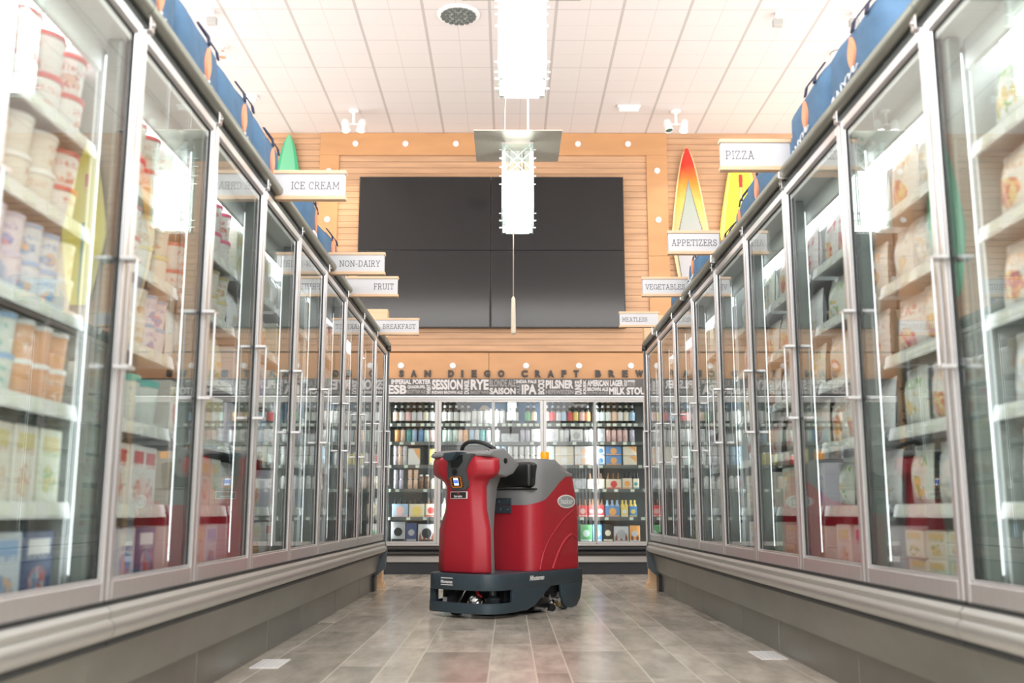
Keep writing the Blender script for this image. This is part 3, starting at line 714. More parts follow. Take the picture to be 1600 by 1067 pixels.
pendant(.062, 1.98, 'square glass pendant nearest the viewer, above the frame, reflected in doors')
pendant(3.25, 9.41, 'pendant lamp over the next aisle, its white rod rising behind right bags')

# ------------------------------------------------------------------ ceiling fittings
def track(x, y, label, on2=True):
    t = thing('spotlight_pair', label, 'spotlight', (x, y, ZC - .001), 0, 'twin ceiling spotlights')
    MB().lathe([(.06, 0), (.06, -.02), (.02, -.03)], 16).build('ceiling_plate', WMET, t)
    MB().cyl((0, 0, -.02), (0, 0, -.17), .016, 10).build('stem', WMET, t)
    MB().cyl((-.085, 0, -.165), (.085, 0, -.165), .01, 8).build('crossbar', WMET, t)
    for sx, on in ((-1, on2), (1, True)):
        M = Matrix.Translation((sx * .09, 0, -.20)) @ Matrix.Rotation(sx * .15, 4, 'Y') @ Matrix.Rotation(-.25, 4, 'X')
        h = MB().lathe([(.0, .10), (.035, .09), (.045, .06), (.048, -.05), (.046, -.052), (.040, -.035)], 16, M=M, cap=False).build('lamp_head', WMET, t)
        MB().lathe([(.0, -.040), (.041, -.040), (.041, -.034), (.0, -.034)], 16, M=M).build('bulb', SPOTG if on else mat('lens_dark', (.03, .09, .06), .2), h)
track(-1.79, 10.9, 'twin white ceiling spotlights at left above the screens')
track(1.93, 10.9, 'twin white ceiling spotlights at right above the orange surfboard', False)
dm_ = thing('ceiling_diffuser', 'round grey perforated ceiling vent above the aisle', 'vent', (-.47, 8.64, ZC - .001))
MB().lathe([(.20, 0), (.20, -.012), (.165, -.02), (.165, -.012), (.0, -.012)], 36).build('trim_ring', WMET, dm_, smooth=50)
q = MB()
for r_, n in ((0, 1), (.052, 6), (.104, 12), (.148, 18)):
    for i in range(n):
        a = 2 * PI * i / n; q.lathe([(.020, 0), (.020, -.008), (.0, -.010)], 10, (r_ * math.cos(a), r_ * math.sin(a), -.020))
MB().lathe([(.163, -.0125), (.163, -.019), (.0, -.019)], 32).build('grille_plate', mat('grille_grey', (.42, .44, .42), .5), dm_)
q.build('hole_pattern', mat('grille_dark', (.14, .16, .15), .5), dm_)['kind'] = 'stuff'
sp = thing('sprinkler', 'brass sprinkler head under the ceiling above the left bags', 'sprinkler', (-2.85, 9.30, ZC - .001))
MB().lathe([(.05, 0), (.05, -.006), (.02, -.012)], 16).build('escutcheon', WMET, sp)
MB().cyl((0, 0, -.01), (0, 0, -.05), .018, 10).build('body', CHROME, sp)
MB().tube([(-.02, 0, -.05), (-.03, 0, -.08), (0, 0, -.11), (.03, 0, -.08), (.02, 0, -.05)], .006, 6).build('frame_arms', CHROME, sp)
MB().lathe([(.035, -.11), (.035, -.115), (0, -.118)], 16).build('deflector', CHROME, sp)
for n, x, y in (('left', -2.93, 10.5), ('right', 1.37, 10.75)):
    t = thing('emergency_fitting', 'slim white bar fitting on the ceiling at %s' % n, 'ceiling fitting', (x, y, ZC - .001))
    MB().box(-.13, .13, -.035, .035, -.03, 0).build('base', WMET, t, smooth=0, bevel=.006)
    MB().cyl((-.11, 0, -.045), (.11, 0, -.045), .024, 12).build('tube_cover', WMET, t)
for n, x, y in (('far left', -2.75, 8.6), ('above the vegetables sign', 2.5, 8.62), ('far right', 3.21, 8.61)):
    t = thing('ceiling_sensor', 'small grey sensor hanging from the ceiling %s' % n, 'sensor', (x, y, ZC - .001))
    MB().box(-.02, .02, -.02, .02, -.06, 0).build('stalk', WMET, t, smooth=0)
    MB().box(-.045, .045, -.03, .03, -.13, -.06).build('sensor_body', mat('sensor_grey', (.45, .45, .43), .5), t, smooth=0, bevel=.006)

# ------------------------------------------------------------------ surfboards
def board(name, label, x, z0, z1, w, mats, fn, tilt=0.):
    """plan outline with a shaped deck; fn(u, v) -> material index, u across -1..1, v along 0..1 tail to nose"""
    t = thing(name, label, 'surfboard', (x, YW - .01, z0)); t.rotation_euler = (-.0, tilt, 0)
    L = z1 - z0; nv, nu = 240, 64; mb = MB(); H = .03
    def half(v):
        return w / 2 * max(0.0, (math.sin(PI * min(1, max(0, v * .94 + .03)) ** .86)) ** .55) * (1 if v < .985 else max(.0, (1 - v) / .015)) if v < 1 else 0
    def wid(v):
        nose = (1 - v) ** .58 * 1.28 if v > .4 else 9; tail = (v + .03) ** .42 * 1.25
        return w / 2 * min(1., nose, tail) ** 1. * (1 - .06 * abs(v - .5))
    vs = []; 
    for side in (-1, 1):
        for j in range(nv + 1):
            v = j / nv
            for i in range(nu + 1):
                u = -1 + 2 * i / nu; th = H * (1 - u ** 4) * min(1, (wid(v) / (w / 2)) + .15)
                y = -.045 - .05 * (v - .5) ** 2 * 2 + side * th
                vs.append((u * wid(v), y, v * L))
    N = (nv + 1) * (nu + 1); fs = []; ms = []
    for sd in (0, 1):
        for j in range(nv):
            for i in range(nu):
                a = sd * N + j * (nu + 1) + i; fs.append((a, a + 1, a + nu + 2, a + nu + 1)); ms.append(fn(-1 + 2 * (i + .5) / nu, (j + .5) / nv) if sd == 0 else 0)
    mb.v = vs; mb.f = fs; mb.m = ms
    mb.build('deck', mats, t, smooth=60)
    MB().tube([(wid(j / 20) * (1 if True else 1), -.045 - .05 * (j / 20 - .5) ** 2 * 2, j / 20 * L) for j in range(21)], .006, 6).tube([(-wid(j / 20), -.045 - .05 * (j / 20 - .5) ** 2 * 2, j / 20 * L) for j in range(21)], .006, 6).build('rail_edge', mats[0], t)
    b = MB()
    for v in (.3, .75): b.box(-.05, .05, -.03, .012, v * L - .015, v * L + .015)
    b.build('wall_bracket', BLACK, t, smooth=0)
    return t
S = lambda n, c_: mat(n, c_, .25, coat=.5)
def ramp_mat(name, stops, lo, hi):
    m = mat(name, stops[0][1], .22, coat=.5); nt = m.node_tree; b = nt.nodes['Principled BSDF']
    tc = nt.nodes.new('ShaderNodeTexCoord'); sx = nt.nodes.new('ShaderNodeSeparateXYZ'); nt.links.new(tc.outputs['Object'], sx.inputs[0])
    mr = nt.nodes.new('ShaderNodeMapRange'); mr.inputs['From Min'].default_value = lo; mr.inputs['From Max'].default_value = hi; nt.links.new(sx.outputs[2], mr.inputs['Value'])
    nz = nt.nodes.new('ShaderNodeTexNoise'); nz.inputs['Scale'].default_value = 9; nt.links.new(tc.outputs['Object'], nz.inputs['Vector'])
    ad = math_node(nt, 'ADD', mr.outputs[0], math_node(nt, 'MULTIPLY', math_node(nt, 'SUBTRACT', nz.outputs['Fac'], .5), .12))
    cr = nt.nodes.new('ShaderNodeValToRGB'); e = cr.color_ramp
    e.elements[0].position = stops[0][0]; e.elements[0].color = (*stops[0][1], 1); e.elements[1].position = stops[-1][0]; e.elements[1].color = (*stops[-1][1], 1)
    for p, c_ in stops[1:-1]: x = e.elements.new(p); x.color = (*c_, 1)
    nt.links.new(ad, cr.inputs[0]); nt.links.new(cr.outputs[0], b.inputs['Base Color'])
    return m
flame = ramp_mat('board_flame', [(0, (.70, .52, .28)), (.40, (.75, .45, .10)), (.62, (.80, .24, .02)), (.85, (.66, .025, .01))], .9, 2.0)
inner = ramp_mat('board_inner', [(0, (.45, .44, .50)), (.4, (.46, .45, .44)), (.8, (.34, .40, .36)), (1, (.22, .30, .29))], .2, 1.6)
cream = S('board_cream', (.80, .66, .36)); darkl = S('board_line', (.12, .13, .12))
def f_orange(u, v):
    k = .84 * max(0, min(1, (.80 - v) / .42)) ** .75
    if abs(u) < k - .05: return 2
    if abs(u) < k: return 3
    return 0 if abs(u) > .93 or (v > .995) else 1
board('surfboard', 'surfboard with red and orange flames around a grey pointed panel', 2.20, 3.02, 5.06, .50, [cream, flame, inner, darkl], f_orange, -.02)
yel = S('board_yellow', (.86, .72, .06)); redp = S('board_red', (.62, .04, .04)); yel2 = S('board_lemon', (.88, .80, .22)); tealp = S('board_teal', (.10, .30, .30))
def f_yel(u, v):
    if abs(u) < .05 and v < .72: return 3 if v < .5 else 2
    if v > .72 and abs(u) < .12 + (v - .72) * .6 and v < .80: return 1
    if .55 < v <= .72 and abs(u) < .10 * (v - .5) / .2: return 1 if v > .68 else 2
    return 0 if abs(u) < .82 else 2
board('surfboard', 'yellow surfboard with a red arrow, half behind the pizza sign', 2.80, 3.10, 5.12, .58, [yel, redp, yel2, tealp], f_yel)
grn = S('board_green', (.045, .42, .20)); grn2 = S('board_mint', (.16, .52, .30)); grd = S('board_dark_green', (.02, .22, .12))
board('surfboard', 'green surfboard with its nose showing behind the left bags', -2.70, 3.22, 5.22, .50, [grn, grn2, grd], lambda u, v: 0 if abs(u) > .72 else 1, .015)

# pale floor plates beside the kick panels
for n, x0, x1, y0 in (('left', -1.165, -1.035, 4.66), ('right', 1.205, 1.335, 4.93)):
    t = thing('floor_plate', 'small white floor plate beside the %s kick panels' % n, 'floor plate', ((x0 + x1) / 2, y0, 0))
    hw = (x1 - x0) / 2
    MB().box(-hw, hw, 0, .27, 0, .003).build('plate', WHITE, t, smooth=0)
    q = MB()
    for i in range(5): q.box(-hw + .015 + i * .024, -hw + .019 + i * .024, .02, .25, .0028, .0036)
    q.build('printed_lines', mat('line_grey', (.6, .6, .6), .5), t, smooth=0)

# ------------------------------------------------------------------ ride-on floor scrubber
TH = math.radians(36)
scr = thing('floor_scrubber', 'red and grey ride-on floor scrubber parked in the aisle', 'floor scrubber', (-.308, 6.849, 0), -TH)
# local x = across (image right), local y = back, z = up
def outline(xl, xr, yf, yb, r, bulge, n=8):
    """plan outline, front at yf (bulging forwards), back at yb"""
    p = []
    def corner(cx, cy, a0, a1):
        for i in range(n + 1):
            a = math.radians(a0 + (a1 - a0) * i / n); p.append((cx + r * math.cos(a), cy + r * math.sin(a)))
    p.append((xl, yb))
    corner(xl + r, yf + r, 180, 270)
    m = (xl + xr) / 2; h = (xr - xl) / 2 - r
    p2 = []
    for i in range(1, 10):
        x = xl + r + 2 * h * i / 10; p.append((x, yf))
    corner(xr - r, yf + r, 270, 360)
    p.append((xr, yb))
    H = (xr - xl) / 2
    return [(x, y - bulge * (1 - ((x - m) / H) ** 2) * max(0, min(1, (yf + .2 - y) / .2))) for x, y in p]
dk = outline(-.335, .270, .0, 1.085, .11, .045)
MB().prism(dk, .180, .284, 'z').build('deck', MSLATE, scr, smooth=35, bevel=.004)
# lower front bumper: a bent band
inn = outline(-.318, .253, .022, .25, .095, .042)
out = outline(-.338, .273, -.004, .25, .11, .045)
band = out + inn[::-1]
MB().prism(band, .032, .098, 'z').build('lower_bumper', MSLATE, scr, smooth=35)
for n, (ua, ub) in dict(left=(-.336, -.312), right=(.248, .272)).items():
    MB().prism([(.20, .034), (.36, .034), (.46, .060), (.66, .181), (.20, .181)], ua, ub, 'x').build('side_skirt', MSLATE, scr, smooth=0, bevel=.003)
    MB().prism([(.79, .181), (.80, .11), (.83, .05), (.87, .018), (.93, .010), (1.0, .022), (1.05, .07), (1.08, .181)], ua, ub, 'x').build('wheel_cover', MSLATE, scr, smooth=40, bevel=.004)
for u in (-.29, .205):
    wq = MB(); wq.lathe([(.0, -.025), (.06, -.025), (.085, -.022), (.098, -.012), (.098, .012), (.085, .022), (.06, .025), (0, .025)], 28, M=Matrix.Translation((u, .92, .098)) @ Matrix.Rotation(PI / 2, 4, 'Y'))
    o = wq.build('rear_wheel', mat('tyre_grey', (.20, .205, .21), .6), scr, smooth=50)
    MB().cyl((u - .03, .92, .098), (u + .03, .92, .098), .03, 14).build('hub', BLACK, o)
MB().box(-.30, .235, .30, 1.05, .13, .179).build('under_frame', BLACK, scr, smooth=0)
MB().box(-.29, .23, .16, .40, .10, .179).build('front_cavity_wall', BLACK, scr, smooth=0)
wq = MB().lathe([(.0, -.03), (.075, -.03), (.09, -.02), (.09, .02), (.075, .03), (0, .03)], 24, M=Matrix.Translation((-.14, .12, .09)) @ Matrix.Rotation(PI / 2, 4, 'Y'))
wq.build('front_wheel', mat('tyre_black', (.02, .02, .025), .6), scr, smooth=50)
MB().lathe([(.0, .0), (.12, .0), (.13, .02), (.13, .05), (.06, .06), (0, .06)], 28, (.02, .27, .006)).build('brush_head', BLACK, scr)
ball = MB(); rs = []
rnd = random.Random(3)
for j in range(9):
    a = PI * j / 8; rs.append([(.05 + .048 * math.sin(a) * math.cos(2 * PI * i / 14) * rnd.uniform(.85, 1.1), .075 + .048 * math.sin(a) * math.sin(2 * PI * i / 14) * rnd.uniform(.85, 1.1), .105 - .044 * math.cos(a)) for i in range(14)])
ball.rings(rs).build('wrapped_motor', mat('foil', (.75, .75, .76), .22, .9), scr, smooth=0)
MB().cyl((-.07, .045, .09), (-.01, .05, .178), .006, 8).build('lift_rod', CHROME, scr)
MB().tube([(.07, .06, .178), (.095, .05, .15), (.12, .06, .135)], .008, 8).build('red_cable', mat('cable_red', (.7, .02, .02), .4), scr)
MB().lathe([(.05, 0), (.055, .03), (.03, .05), (.03, .08)], 16, (.17, .11, .095)).build('drive_motor', mat('motor_black', (.03, .035, .04), .25), scr)
MB().box(-.30, -.25, .02, .05, .03, .18).build('bumper_post', MSLATE, scr, smooth=0)
MB().box(-.22, -.17, .06, .09, .03, .12).build('white_bracket', WHITE, scr, smooth=0)
# squeegee gear between the skirts
MB().tube([(-.33, .66, .03), (-.1, .74, .03), (.12, .74, .03), (.285, .66, .03)], .026, 8).build('squeegee_bar', BLACK, scr)
MB().prism([(.50, .02), (.62, .015), (.78, .10), (.80, .13), (.62, .13), (.48, .11)], .18, .235, 'x').build('squeegee_arm', BLACK, scr, smooth=0, bevel=.004)
for v, z, r_, mt in ((.64, .105, .016, CHROME), (.70, .040, .018, CHROME), (.76, .075, .020, CHROME), (.765, .045, .016, mat('brass', (.55, .42, .18), .3, .9)), (.60, .025, .012, CHROME)):
    MB().cyl((.225, v, z), (.275, v, z), r_, 10).build('adjuster_knob', mt, scr)

# front column: red cowl
def col_ring(z, L, R, vf, vs, fl, fr, e=0.):
    pts = [(L + e, .135), (L, vs), (fl, vf), (fr, vf), (R, vs), (R - e, .135)]
    return [(a, b, z) for a, b in pts]
rows = [(.285, -.290, .150, .030, .09, -.19, .062), (.575, -.288, .142, .030, .09, -.19, .052), (.715, -.230, .108, .032, .09, -.165, .036), (.865, -.226, .104, .032, .09, -.16, .032),
        (.905, -.250, .125, .024, .085, -.17, .040), (.945, -.328, .205, .002, .07, -.21, .090), (.985, -.336, .218, -.004, .07, -.225, .110), (1.050, -.333, .212, .004, .07, -.215, .095), (1.076, -.322, .190, .030, .09, -.20, .075)]
cm = MB(); cm.rings([col_ring(*r_) for r_ in rows]); cowl = cm.build('front_cowl', RED, scr, smooth=60, bevel=.016, seg=3)
# grey rear half of the column and head
def gr(z, L, R, v0, v1): return [(L, v0, z), (L + .01, v1 - .02, z), (L + .03, v1, z), (R - .03, v1, z), (R - .01, v1 - .02, z), (R, v0, z)]
g = MB(); g.rings([gr(.285, -.285, .152, .128, .19), gr(.56, -.28, .142, .128, .19), (gr(.70, -.232, .128, .128, .22)), gr(.86, -.222, .125, .128, .25), gr(.92, -.235, .135, .128, .27), gr(.95, -.26, .15, .128, .28)])
g.build('column_back', MGREY, scr, smooth=40)
g = MB(); g.prism([(.118, .945), (.118, 1.050), (.022, 1.070), (.030, 1.096), (.07, 1.112), (.19, 1.128), (.375, 1.022), (.30, .955), (.22, .93)], -.318, .208, 'x')
g.build('head_shell', MGREY, scr, smooth=30, bevel=.014, seg=3)
for u in (-.3195, .2085):
    M = Matrix.Translation((u, .20, 1.040)) @ Matrix.Rotation(PI / 2, 4, 'Y')
    MB().lathe([(.0, -.004), (.019, -.004), (.019, .004), (0, .004)], 16, M=M).build('port_hole', BLACK, scr)
for u in (-.30, .17):
    b = MB().lathe([(.013, 0), (.013, .006), (.0, .008)], 14, M=Matrix.Translation((u, .052, 1.098)) @ Matrix.Rotation(PI / 2 * .8, 4, 'X')).build('bolt_seat', BLACK, scr)
    MB().lathe([(.007, 0), (.007, .010), (.0, .012)], 10, M=Matrix.Translation((u, .052, 1.098)) @ Matrix.Rotation(PI / 2 * .8, 4, 'X')).build('bolt', CHROME, b)
# control panel on the cowl
vv = -.012
pan = [(-.128, .868), (-.112, .845), (-.08, .838), (-.02, .838), (.012, .845), (.028, .868), (.030, .975), (.052, 1.020), (.085, 1.085), (-.135, 1.090), (-.122, 1.02), (-.132, .975)]
MB().prism(pan, vv - .012, .05, 'y').build('control_panel', mat('panel_grey', (.085, .095, .10), .5), scr, smooth=30, bevel=.005)
MB().prism([(-.118, 1.092), (-.128, 1.060), (-.095, 1.035), (-.05, 1.040), (-.01, 1.082), (.0, 1.098)], -.075, .06, 'y').build('camera_hood', MSLATE, scr, smooth=30, bevel=.006)
MB().prism([(-.085, .992), (-.028, .992), (.012, 1.03), (.012, 1.078), (-.02, 1.07), (-.055, 1.036), (-.085, 1.036)], -.032, .0, 'y').build('camera_recess', BLACK, scr, smooth=0)
MB().lathe([(.0, .004), (.020, .004), (.020, 0)], 20, M=Matrix.Translation((-.058, vv - .012, .962)) @ Matrix.Rotation(PI / 2, 4, 'X')).build('key_switch', BLACK, scr)
OR = mat('screen_orange', (.85, .25, .02), .4)
bz = MB(); bz.box(-.108, -.002, vv - .018, vv - .011, .858, .932); bzo = bz.build('screen_bezel', BLACK, scr, smooth=0, bevel=.004)
q = MB()
for i in range(5):
    z = .866 + i * .013
    q.box(-.106, -.092, vv - .0195, vv - .0175, z, z + .007); q.box(-.018, -.004, vv - .0195, vv - .0175, z, z + .007)
q.box(-.096, -.014, vv - .0195, vv - .0175, .858, .865); q.box(-.096, -.014, vv - .0195, vv - .0175, .926, .931); q.box(-.019, -.014, vv - .0195, vv - .0175, .864, .928)
q.build('orange_frame', OR, bzo, smooth=0)
MB().box(-.076, -.036, vv - .0196, vv - .0176, .872, .922).build('display', mat('display_white', (.6, .6, .7), .3, emit=(.75, .8, .95), es=.8), bzo, smooth=0)
MB().box(-.074, -.038, vv - .0202, vv - .0190, .886, .908).build('display_blue', mat('display_blue', (.05, .14, .6), .3, emit=(.08, .2, .9), es=.7), bzo, smooth=0)
bd = MB().box(-.132, .012, vv + .034, .045, .782, .832).build('name_badge', WHITE, scr, smooth=0, bevel=.003)
MB().box(-.126, .006, vv + .033, vv + .0345, .787, .827).build('badge_field', mat('badge_dark', (.03, .025, .025), .4), bd, smooth=0)
obj('badge_word', text_mesh('badge_word', 'brain', (-.096, -.026, .792, .808), ID, WHITE, bold=.03, depth=.0015), bd, (0, vv + .033, 0))
rg = MB(); rg.tube([(-.060 + .007 * math.cos(a * PI / 8), vv + .032, .817 + .007 * math.sin(a * PI / 8)) for a in range(16)], .0016, 5, closed=True); rg.build('badge_ring', mat('ring_red', (.6, .05, .05), .5), bd)
# the panel follows the lean of the cowl
for nm in ('control_panel', 'screen_bezel', 'orange_frame', 'display', 'display_blue'):
    for v_ in bpy.data.objects[nm].data.vertices: v_.co.y += .27 * max(0, .975 - v_.co.z)
# steering wheel
cx, cv, cz, R_ = .012, .180, 1.030, .166
Mw = Matrix.Translation((cx, cv, cz)) @ Matrix.Rotation(-.72, 4, 'X')
MB().tube([Mw @ Vector((R_ * math.cos(2 * PI * i / 40), R_ * math.sin(2 * PI * i / 40), .045)) for i in range(40)], .0145, 10, closed=True).build('steering_wheel', mat('wheel_rubber', (.025, .028, .03), .5), scr, smooth=60)
sp_ = MB()
for a in (90, 210, 330):
    a = math.radians(a); sp_.tube([Mw @ Vector((.02 * math.cos(a), .02 * math.sin(a), -.005)), Mw @ Vector((R_ * .5 * math.cos(a), R_ * .5 * math.sin(a), .012)), Mw @ Vector((R_ * math.cos(a), R_ * math.sin(a), .045))], [.016, .012, .010], 8)
sp_.lathe([(.03, -.03), (.035, .0), (.02, .012), (0, .015)], 18, M=Mw); sp_.build('wheel_spokes', BLACK, scr, smooth=60)

# rear tank
def interp(t, tab):
    for (a, b), (c_, d_) in zip(tab, tab[1:]):
        if t <= c_: return b + (d_ - b) * max(0, (t - a)) / (c_ - a)
    return tab[-1][1]
def plan(n=72, xl=-.283, xr=.252, yf=.49, yb=1.10, rf=.13, rb=.06):
    p = []
    def corner(cx_, cy_, r_, a0, a1, m):
        for i in range(m + 1):
            a = math.radians(a0 + (a1 - a0) * i / m); p.append((cx_ + r_ * math.cos(a), cy_ + r_ * math.sin(a)))
    for i in range(8): p.append((xl + rf + (xr - xl - 2 * rf) * i / 8, yf))
    corner(xr - rf, yf + rf, rf, 270, 360, 12)
    for i in range(1, 16): p.append((xr, yf + rf + (yb - rb - yf - rf) * i / 16))
    corner(xr - rb, yb - rb, rb, 0, 90, 6)
    for i in range(1, 8): p.append((xr - rb - (xr - xl - 2 * rb) * i / 8, yb))
    corner(xl + rb, yb - rb, rb, 90, 180, 6)
    for i in range(1, 16): p.append((xl, yb - rb - (yb - rb - yf - rf) * i / 16))
    corner(xl + rf, yf + rf, rf, 180, 270, 12)[:-1] if False else corner(xl + rf, yf + rf, rf, 180, 269, 12)
    return p
pl = plan()
ZB = [(.0, .738), (.50, .742), (.64, .785), (.735, .844), (.83, .906), (.93, .950), (1.2, .962)]
ZT = [(.0, 1.066), (.62, 1.072), (.80, 1.072), (.866, 1.047), (.95, .992), (1.2, .968)]
def tank_pt(u, v, z, inset=0.):
    # the rear leans in above .72, whole tank narrows slightly upward
    k = max(0, z - .72); m = -.0155
    dv = -.28 * k * max(0, (v - .49) / .585) ** 2 + (.10 * max(0, z - .84)) * max(0, 1 - (v - .49) / .585)
    uu = m + (u - m) * (1 - inset - .03 * max(0, z - .3))
    vc = .78; v2 = vc + (v + dv - vc) * (1 - inset)
    return (uu, v2, z)
red = MB(); red.rings([[tank_pt(u, v, .286 + (interp(v, ZB) - .286) * t) for u, v in pl] for t in [i / 12 for i in range(13)]]); red.build('red_tank', RED, scr, smooth=40)
gy = MB(); rs = []
for i in range(11):
    t = i / 10; r_ = []
    for u, v in pl:
        zb, zt = interp(v, ZB), interp(v, ZT)
        r_.append(tank_pt(u, v, zb + (zt - zb) * t, (-.012 if t > .02 else -.002) + .07 * t ** 6))
    rs.append(r_)
gy.rings(rs); gy.build('grey_tank_top', MGREY, scr, smooth=50)
rr = MB(); rr.prism([(.90, .955), (1.075, .955), (1.045, .985), (1.0, .998), (.93, 1.03), (.885, 1.052)], -.26, .20, 'x'); rr.build('rear_lid', RED, scr, smooth=30, bevel=.008)
# recessed black seat back in the tank front
st = MB(); st.box(-.24, .222, .474, .60, .862, 1.045); st.build('seat_back', mat('vinyl_black', (.018, .02, .02), .22, bump=.5, nscale=9), scr, smooth=40, bevel=.03, seg=4)
MB().box(-.27, .232, .480, .60, .848, .860).build('seat_ledge', BLACK, scr, smooth=0, bevel=.003)
for z0, z1, n in ((.745, .792, 2), (.685, .738, 3)):
    hp = MB().box(-.17, .052, .474, .49, z0, z1).build('hinge_plate', MSLATE, scr, smooth=0, bevel=.002)
    for i in range(n):
        x = .035 - i * (.075 if n == 2 else .062)
        MB().lathe([(.0075, 0), (.0075, .004), (0, .007)], 10, M=Matrix.Translation((x, .474, (z0 + z1) / 2)) @ Matrix.Rotation(PI / 2, 4, 'X')).build('rivet', CHROME, hp)
# swoosh ridges and badge on the right flank
def flank(pts, r_, name, m_, off=.0):
    MB().tube([(tank_pt(.252, v, z)[0] + off, tank_pt(.252, v, z)[1], z) for v, z in pts], r_, 8).build(name, m_, scr, smooth=60)
def smooth_curve(p, n=24):
    out = []
    for i in range(len(p) - 1):
        p0 = p[max(0, i - 1)]; p1 = p[i]; p2 = p[i + 1]; p3 = p[min(len(p) - 1, i + 2)]
        for k in range(6):
            t = k / 6
            out.append(tuple(.5 * ((2 * p1[j]) + (-p0[j] + p2[j]) * t + (2 * p0[j] - 5 * p1[j] + 4 * p2[j] - p3[j]) * t * t + (-p0[j] + 3 * p1[j] - 3 * p2[j] + p3[j]) * t ** 3) for j in (0, 1)))
    return out + [p[-1]]
flank(smooth_curve([(.557, .295), (.607, .412), (.698, .518), (.86, .637), (1.03, .72)]), .007, 'upper_ridge', RED, -.003)
flank(smooth_curve([(.715, .292), (.79, .40), (.87, .48), (.955, .525), (1.00, .520), (1.03, .50)]), .013, 'lower_ridge', RED, -.004)
ov = MB(); M = Matrix.Translation((tank_pt(.252, .905, .77)[0] - .002, .905, .770)) @ Matrix.Rotation(PI / 2, 4, 'Y')
ov.add([], []); n = 36
def oval(rx, rz, x0, x1): return [[(x, .905 + rx * math.cos(2 * PI * i / n), .770 + rz * math.sin(2 * PI * i / n)) for i in range(n)] for x in (x0, x1)]
xo = tank_pt(.252, .905, .77)[0]
o = MB().rings(oval(.118, .049, xo - .01, xo + .004)).build('oval_badge', WHITE, scr, smooth=30)
MB().rings(oval(.104, .040, xo, xo + .005)).build('badge_centre', mat('badge_grey', (.42, .44, .47), .4), o, smooth=30)
me = text_mesh('badge_script', 'haaker', (-.082, .082, -.020, .024), Matrix.Translation((xo + .0055, .905, .770)) @ Matrix.Rotation(PI / 2, 4, 'Z'), WHITE, bold=.02, depth=.001)
obj('badge_script', me, o)
# beacon
MB().lathe([(.04, 0), (.04, .01)], 18, (.13, .80, 1.066)).build('beacon_base', BLACK, scr)
MB().lathe([(.031, .008), (.033, .055), (.028, .066), (0, .068)], 20, (.13, .80, 1.068)).build('beacon_lens', mat('amber', (.90, .36, .01), .25, emit=(1, .35, .0), es=.25), scr, smooth=40)
# lettering on the skirts
t_ = text_mesh('maker_name', 'Minuteman', (-.087, .087, 0, .034), Matrix.Translation((.2715, .485, .228)) @ Matrix.Rotation(PI / 2, 4, 'Z'), WHITE, bold=.03, depth=.001)
for v_ in t_.vertices: v_.co.y += (v_.co.z - .23) * .25
obj('maker_name', t_, scr)
t_ = text_mesh('maker_name', 'Minuteman', (-.052, .052, 0, .022), Matrix.Translation((-.100, -.0465, .222)) @ Matrix.Rotation(-.05, 4, 'Z'), WHITE, bold=.03, depth=.001)
obj('maker_name', t_, scr)
for z in (.212, .256):
    MB().box(-.052, .052, -.001, .006, -.003, .003, Matrix.Translation((-.100, -.0465, z)) @ Matrix.Rotation(-.05, 4, 'Z')).build('logo_stripe', WHITE, scr, smooth=0)

# ------------------------------------------------------------------ goods
PK = dict(
 cream=pack('pack_cream', (.80, .77, .70), (.62, .30, .18), (.70, .55, .35), 11),
 red=pack('pack_white_red', (.82, .80, .77), (.62, .08, .06), (.75, .45, .35), 9),
 peach=pack('pack_peach', (.78, .42, .24), (.82, .74, .66), (.70, .30, .12), 8),
 blue=pack('pack_blue', (.70, .76, .82), (.10, .28, .60), (.25, .45, .70), 9, c3=(.75, .45, .25)),
 teal=pack('pack_teal', (.78, .80, .76), (.05, .45, .38), (.35, .60, .52), 8),
 green=pack('pack_green', (.74, .77, .66), (.20, .42, .12), (.70, .60, .25), 9, c3=(.80, .80, .75)),
 purple=pack('pack_purple', (.74, .70, .78), (.22, .12, .50), (.70, .25, .30), 9, c3=(.20, .35, .70)),
 orange=pack('pack_orange', (.80, .74, .64), (.85, .30, .06), (.80, .50, .20), 9, c3=(.65, .10, .08)),
 pink=pack('pack_pink', (.80, .70, .70), (.75, .10, .25), (.85, .65, .20), 9, c3=(.85, .80, .78)),
 navy=pack('pack_navy', (.06, .10, .22), (.65, .68, .70), (.55, .12, .10), 8, c3=(.12, .30, .50)),
 brown=pack('pack_brown', (.72, .62, .50), (.35, .18, .08), (.80, .76, .68), 8),
 veg=pack('bag_print_green', (.78, .79, .72), (.25, .45, .10), (.85, .55, .15), 11, .22, c3=(.80, .80, .78)),
 meal=pack('bag_print_orange', (.80, .76, .70), (.85, .35, .10), (.75, .55, .22), 12, .22, c3=(.60, .12, .08)),
 white=pack('bag_print_white', (.80, .80, .79), (.55, .58, .60), (.75, .62, .45), 8, .20),
 rose=pack('bag_print_red', (.80, .74, .72), (.75, .06, .10), (.85, .60, .30), 10, .22, c3=(.80, .35, .40)))
DESC = dict(cream='cream', red='white and red', peach='peach', blue='white and blue', teal='white and teal', green='pale green', purple='lilac', orange='white and orange', pink='pink', navy='dark blue', brown='tan', veg='white and green', meal='white and orange', white='plain white', rose='white and red')
LID = dict(red=mat('lid_red', (.62, .06, .06), .35), white=mat('lid_white', (.85, .85, .84), .35), lilac=mat('lid_lilac', (.62, .58, .75), .35), blue=mat('lid_blue', (.30, .48, .75), .35), teal=mat('lid_teal', (.10, .55, .48), .35), gold=mat('lid_gold', (.72, .62, .30), .35), pink=mat('lid_pink', (.80, .12, .25), .35))
_mc = {}
def cached(key, fn):
    if key not in _mc: _mc[key] = fn()
    return _mc[key]
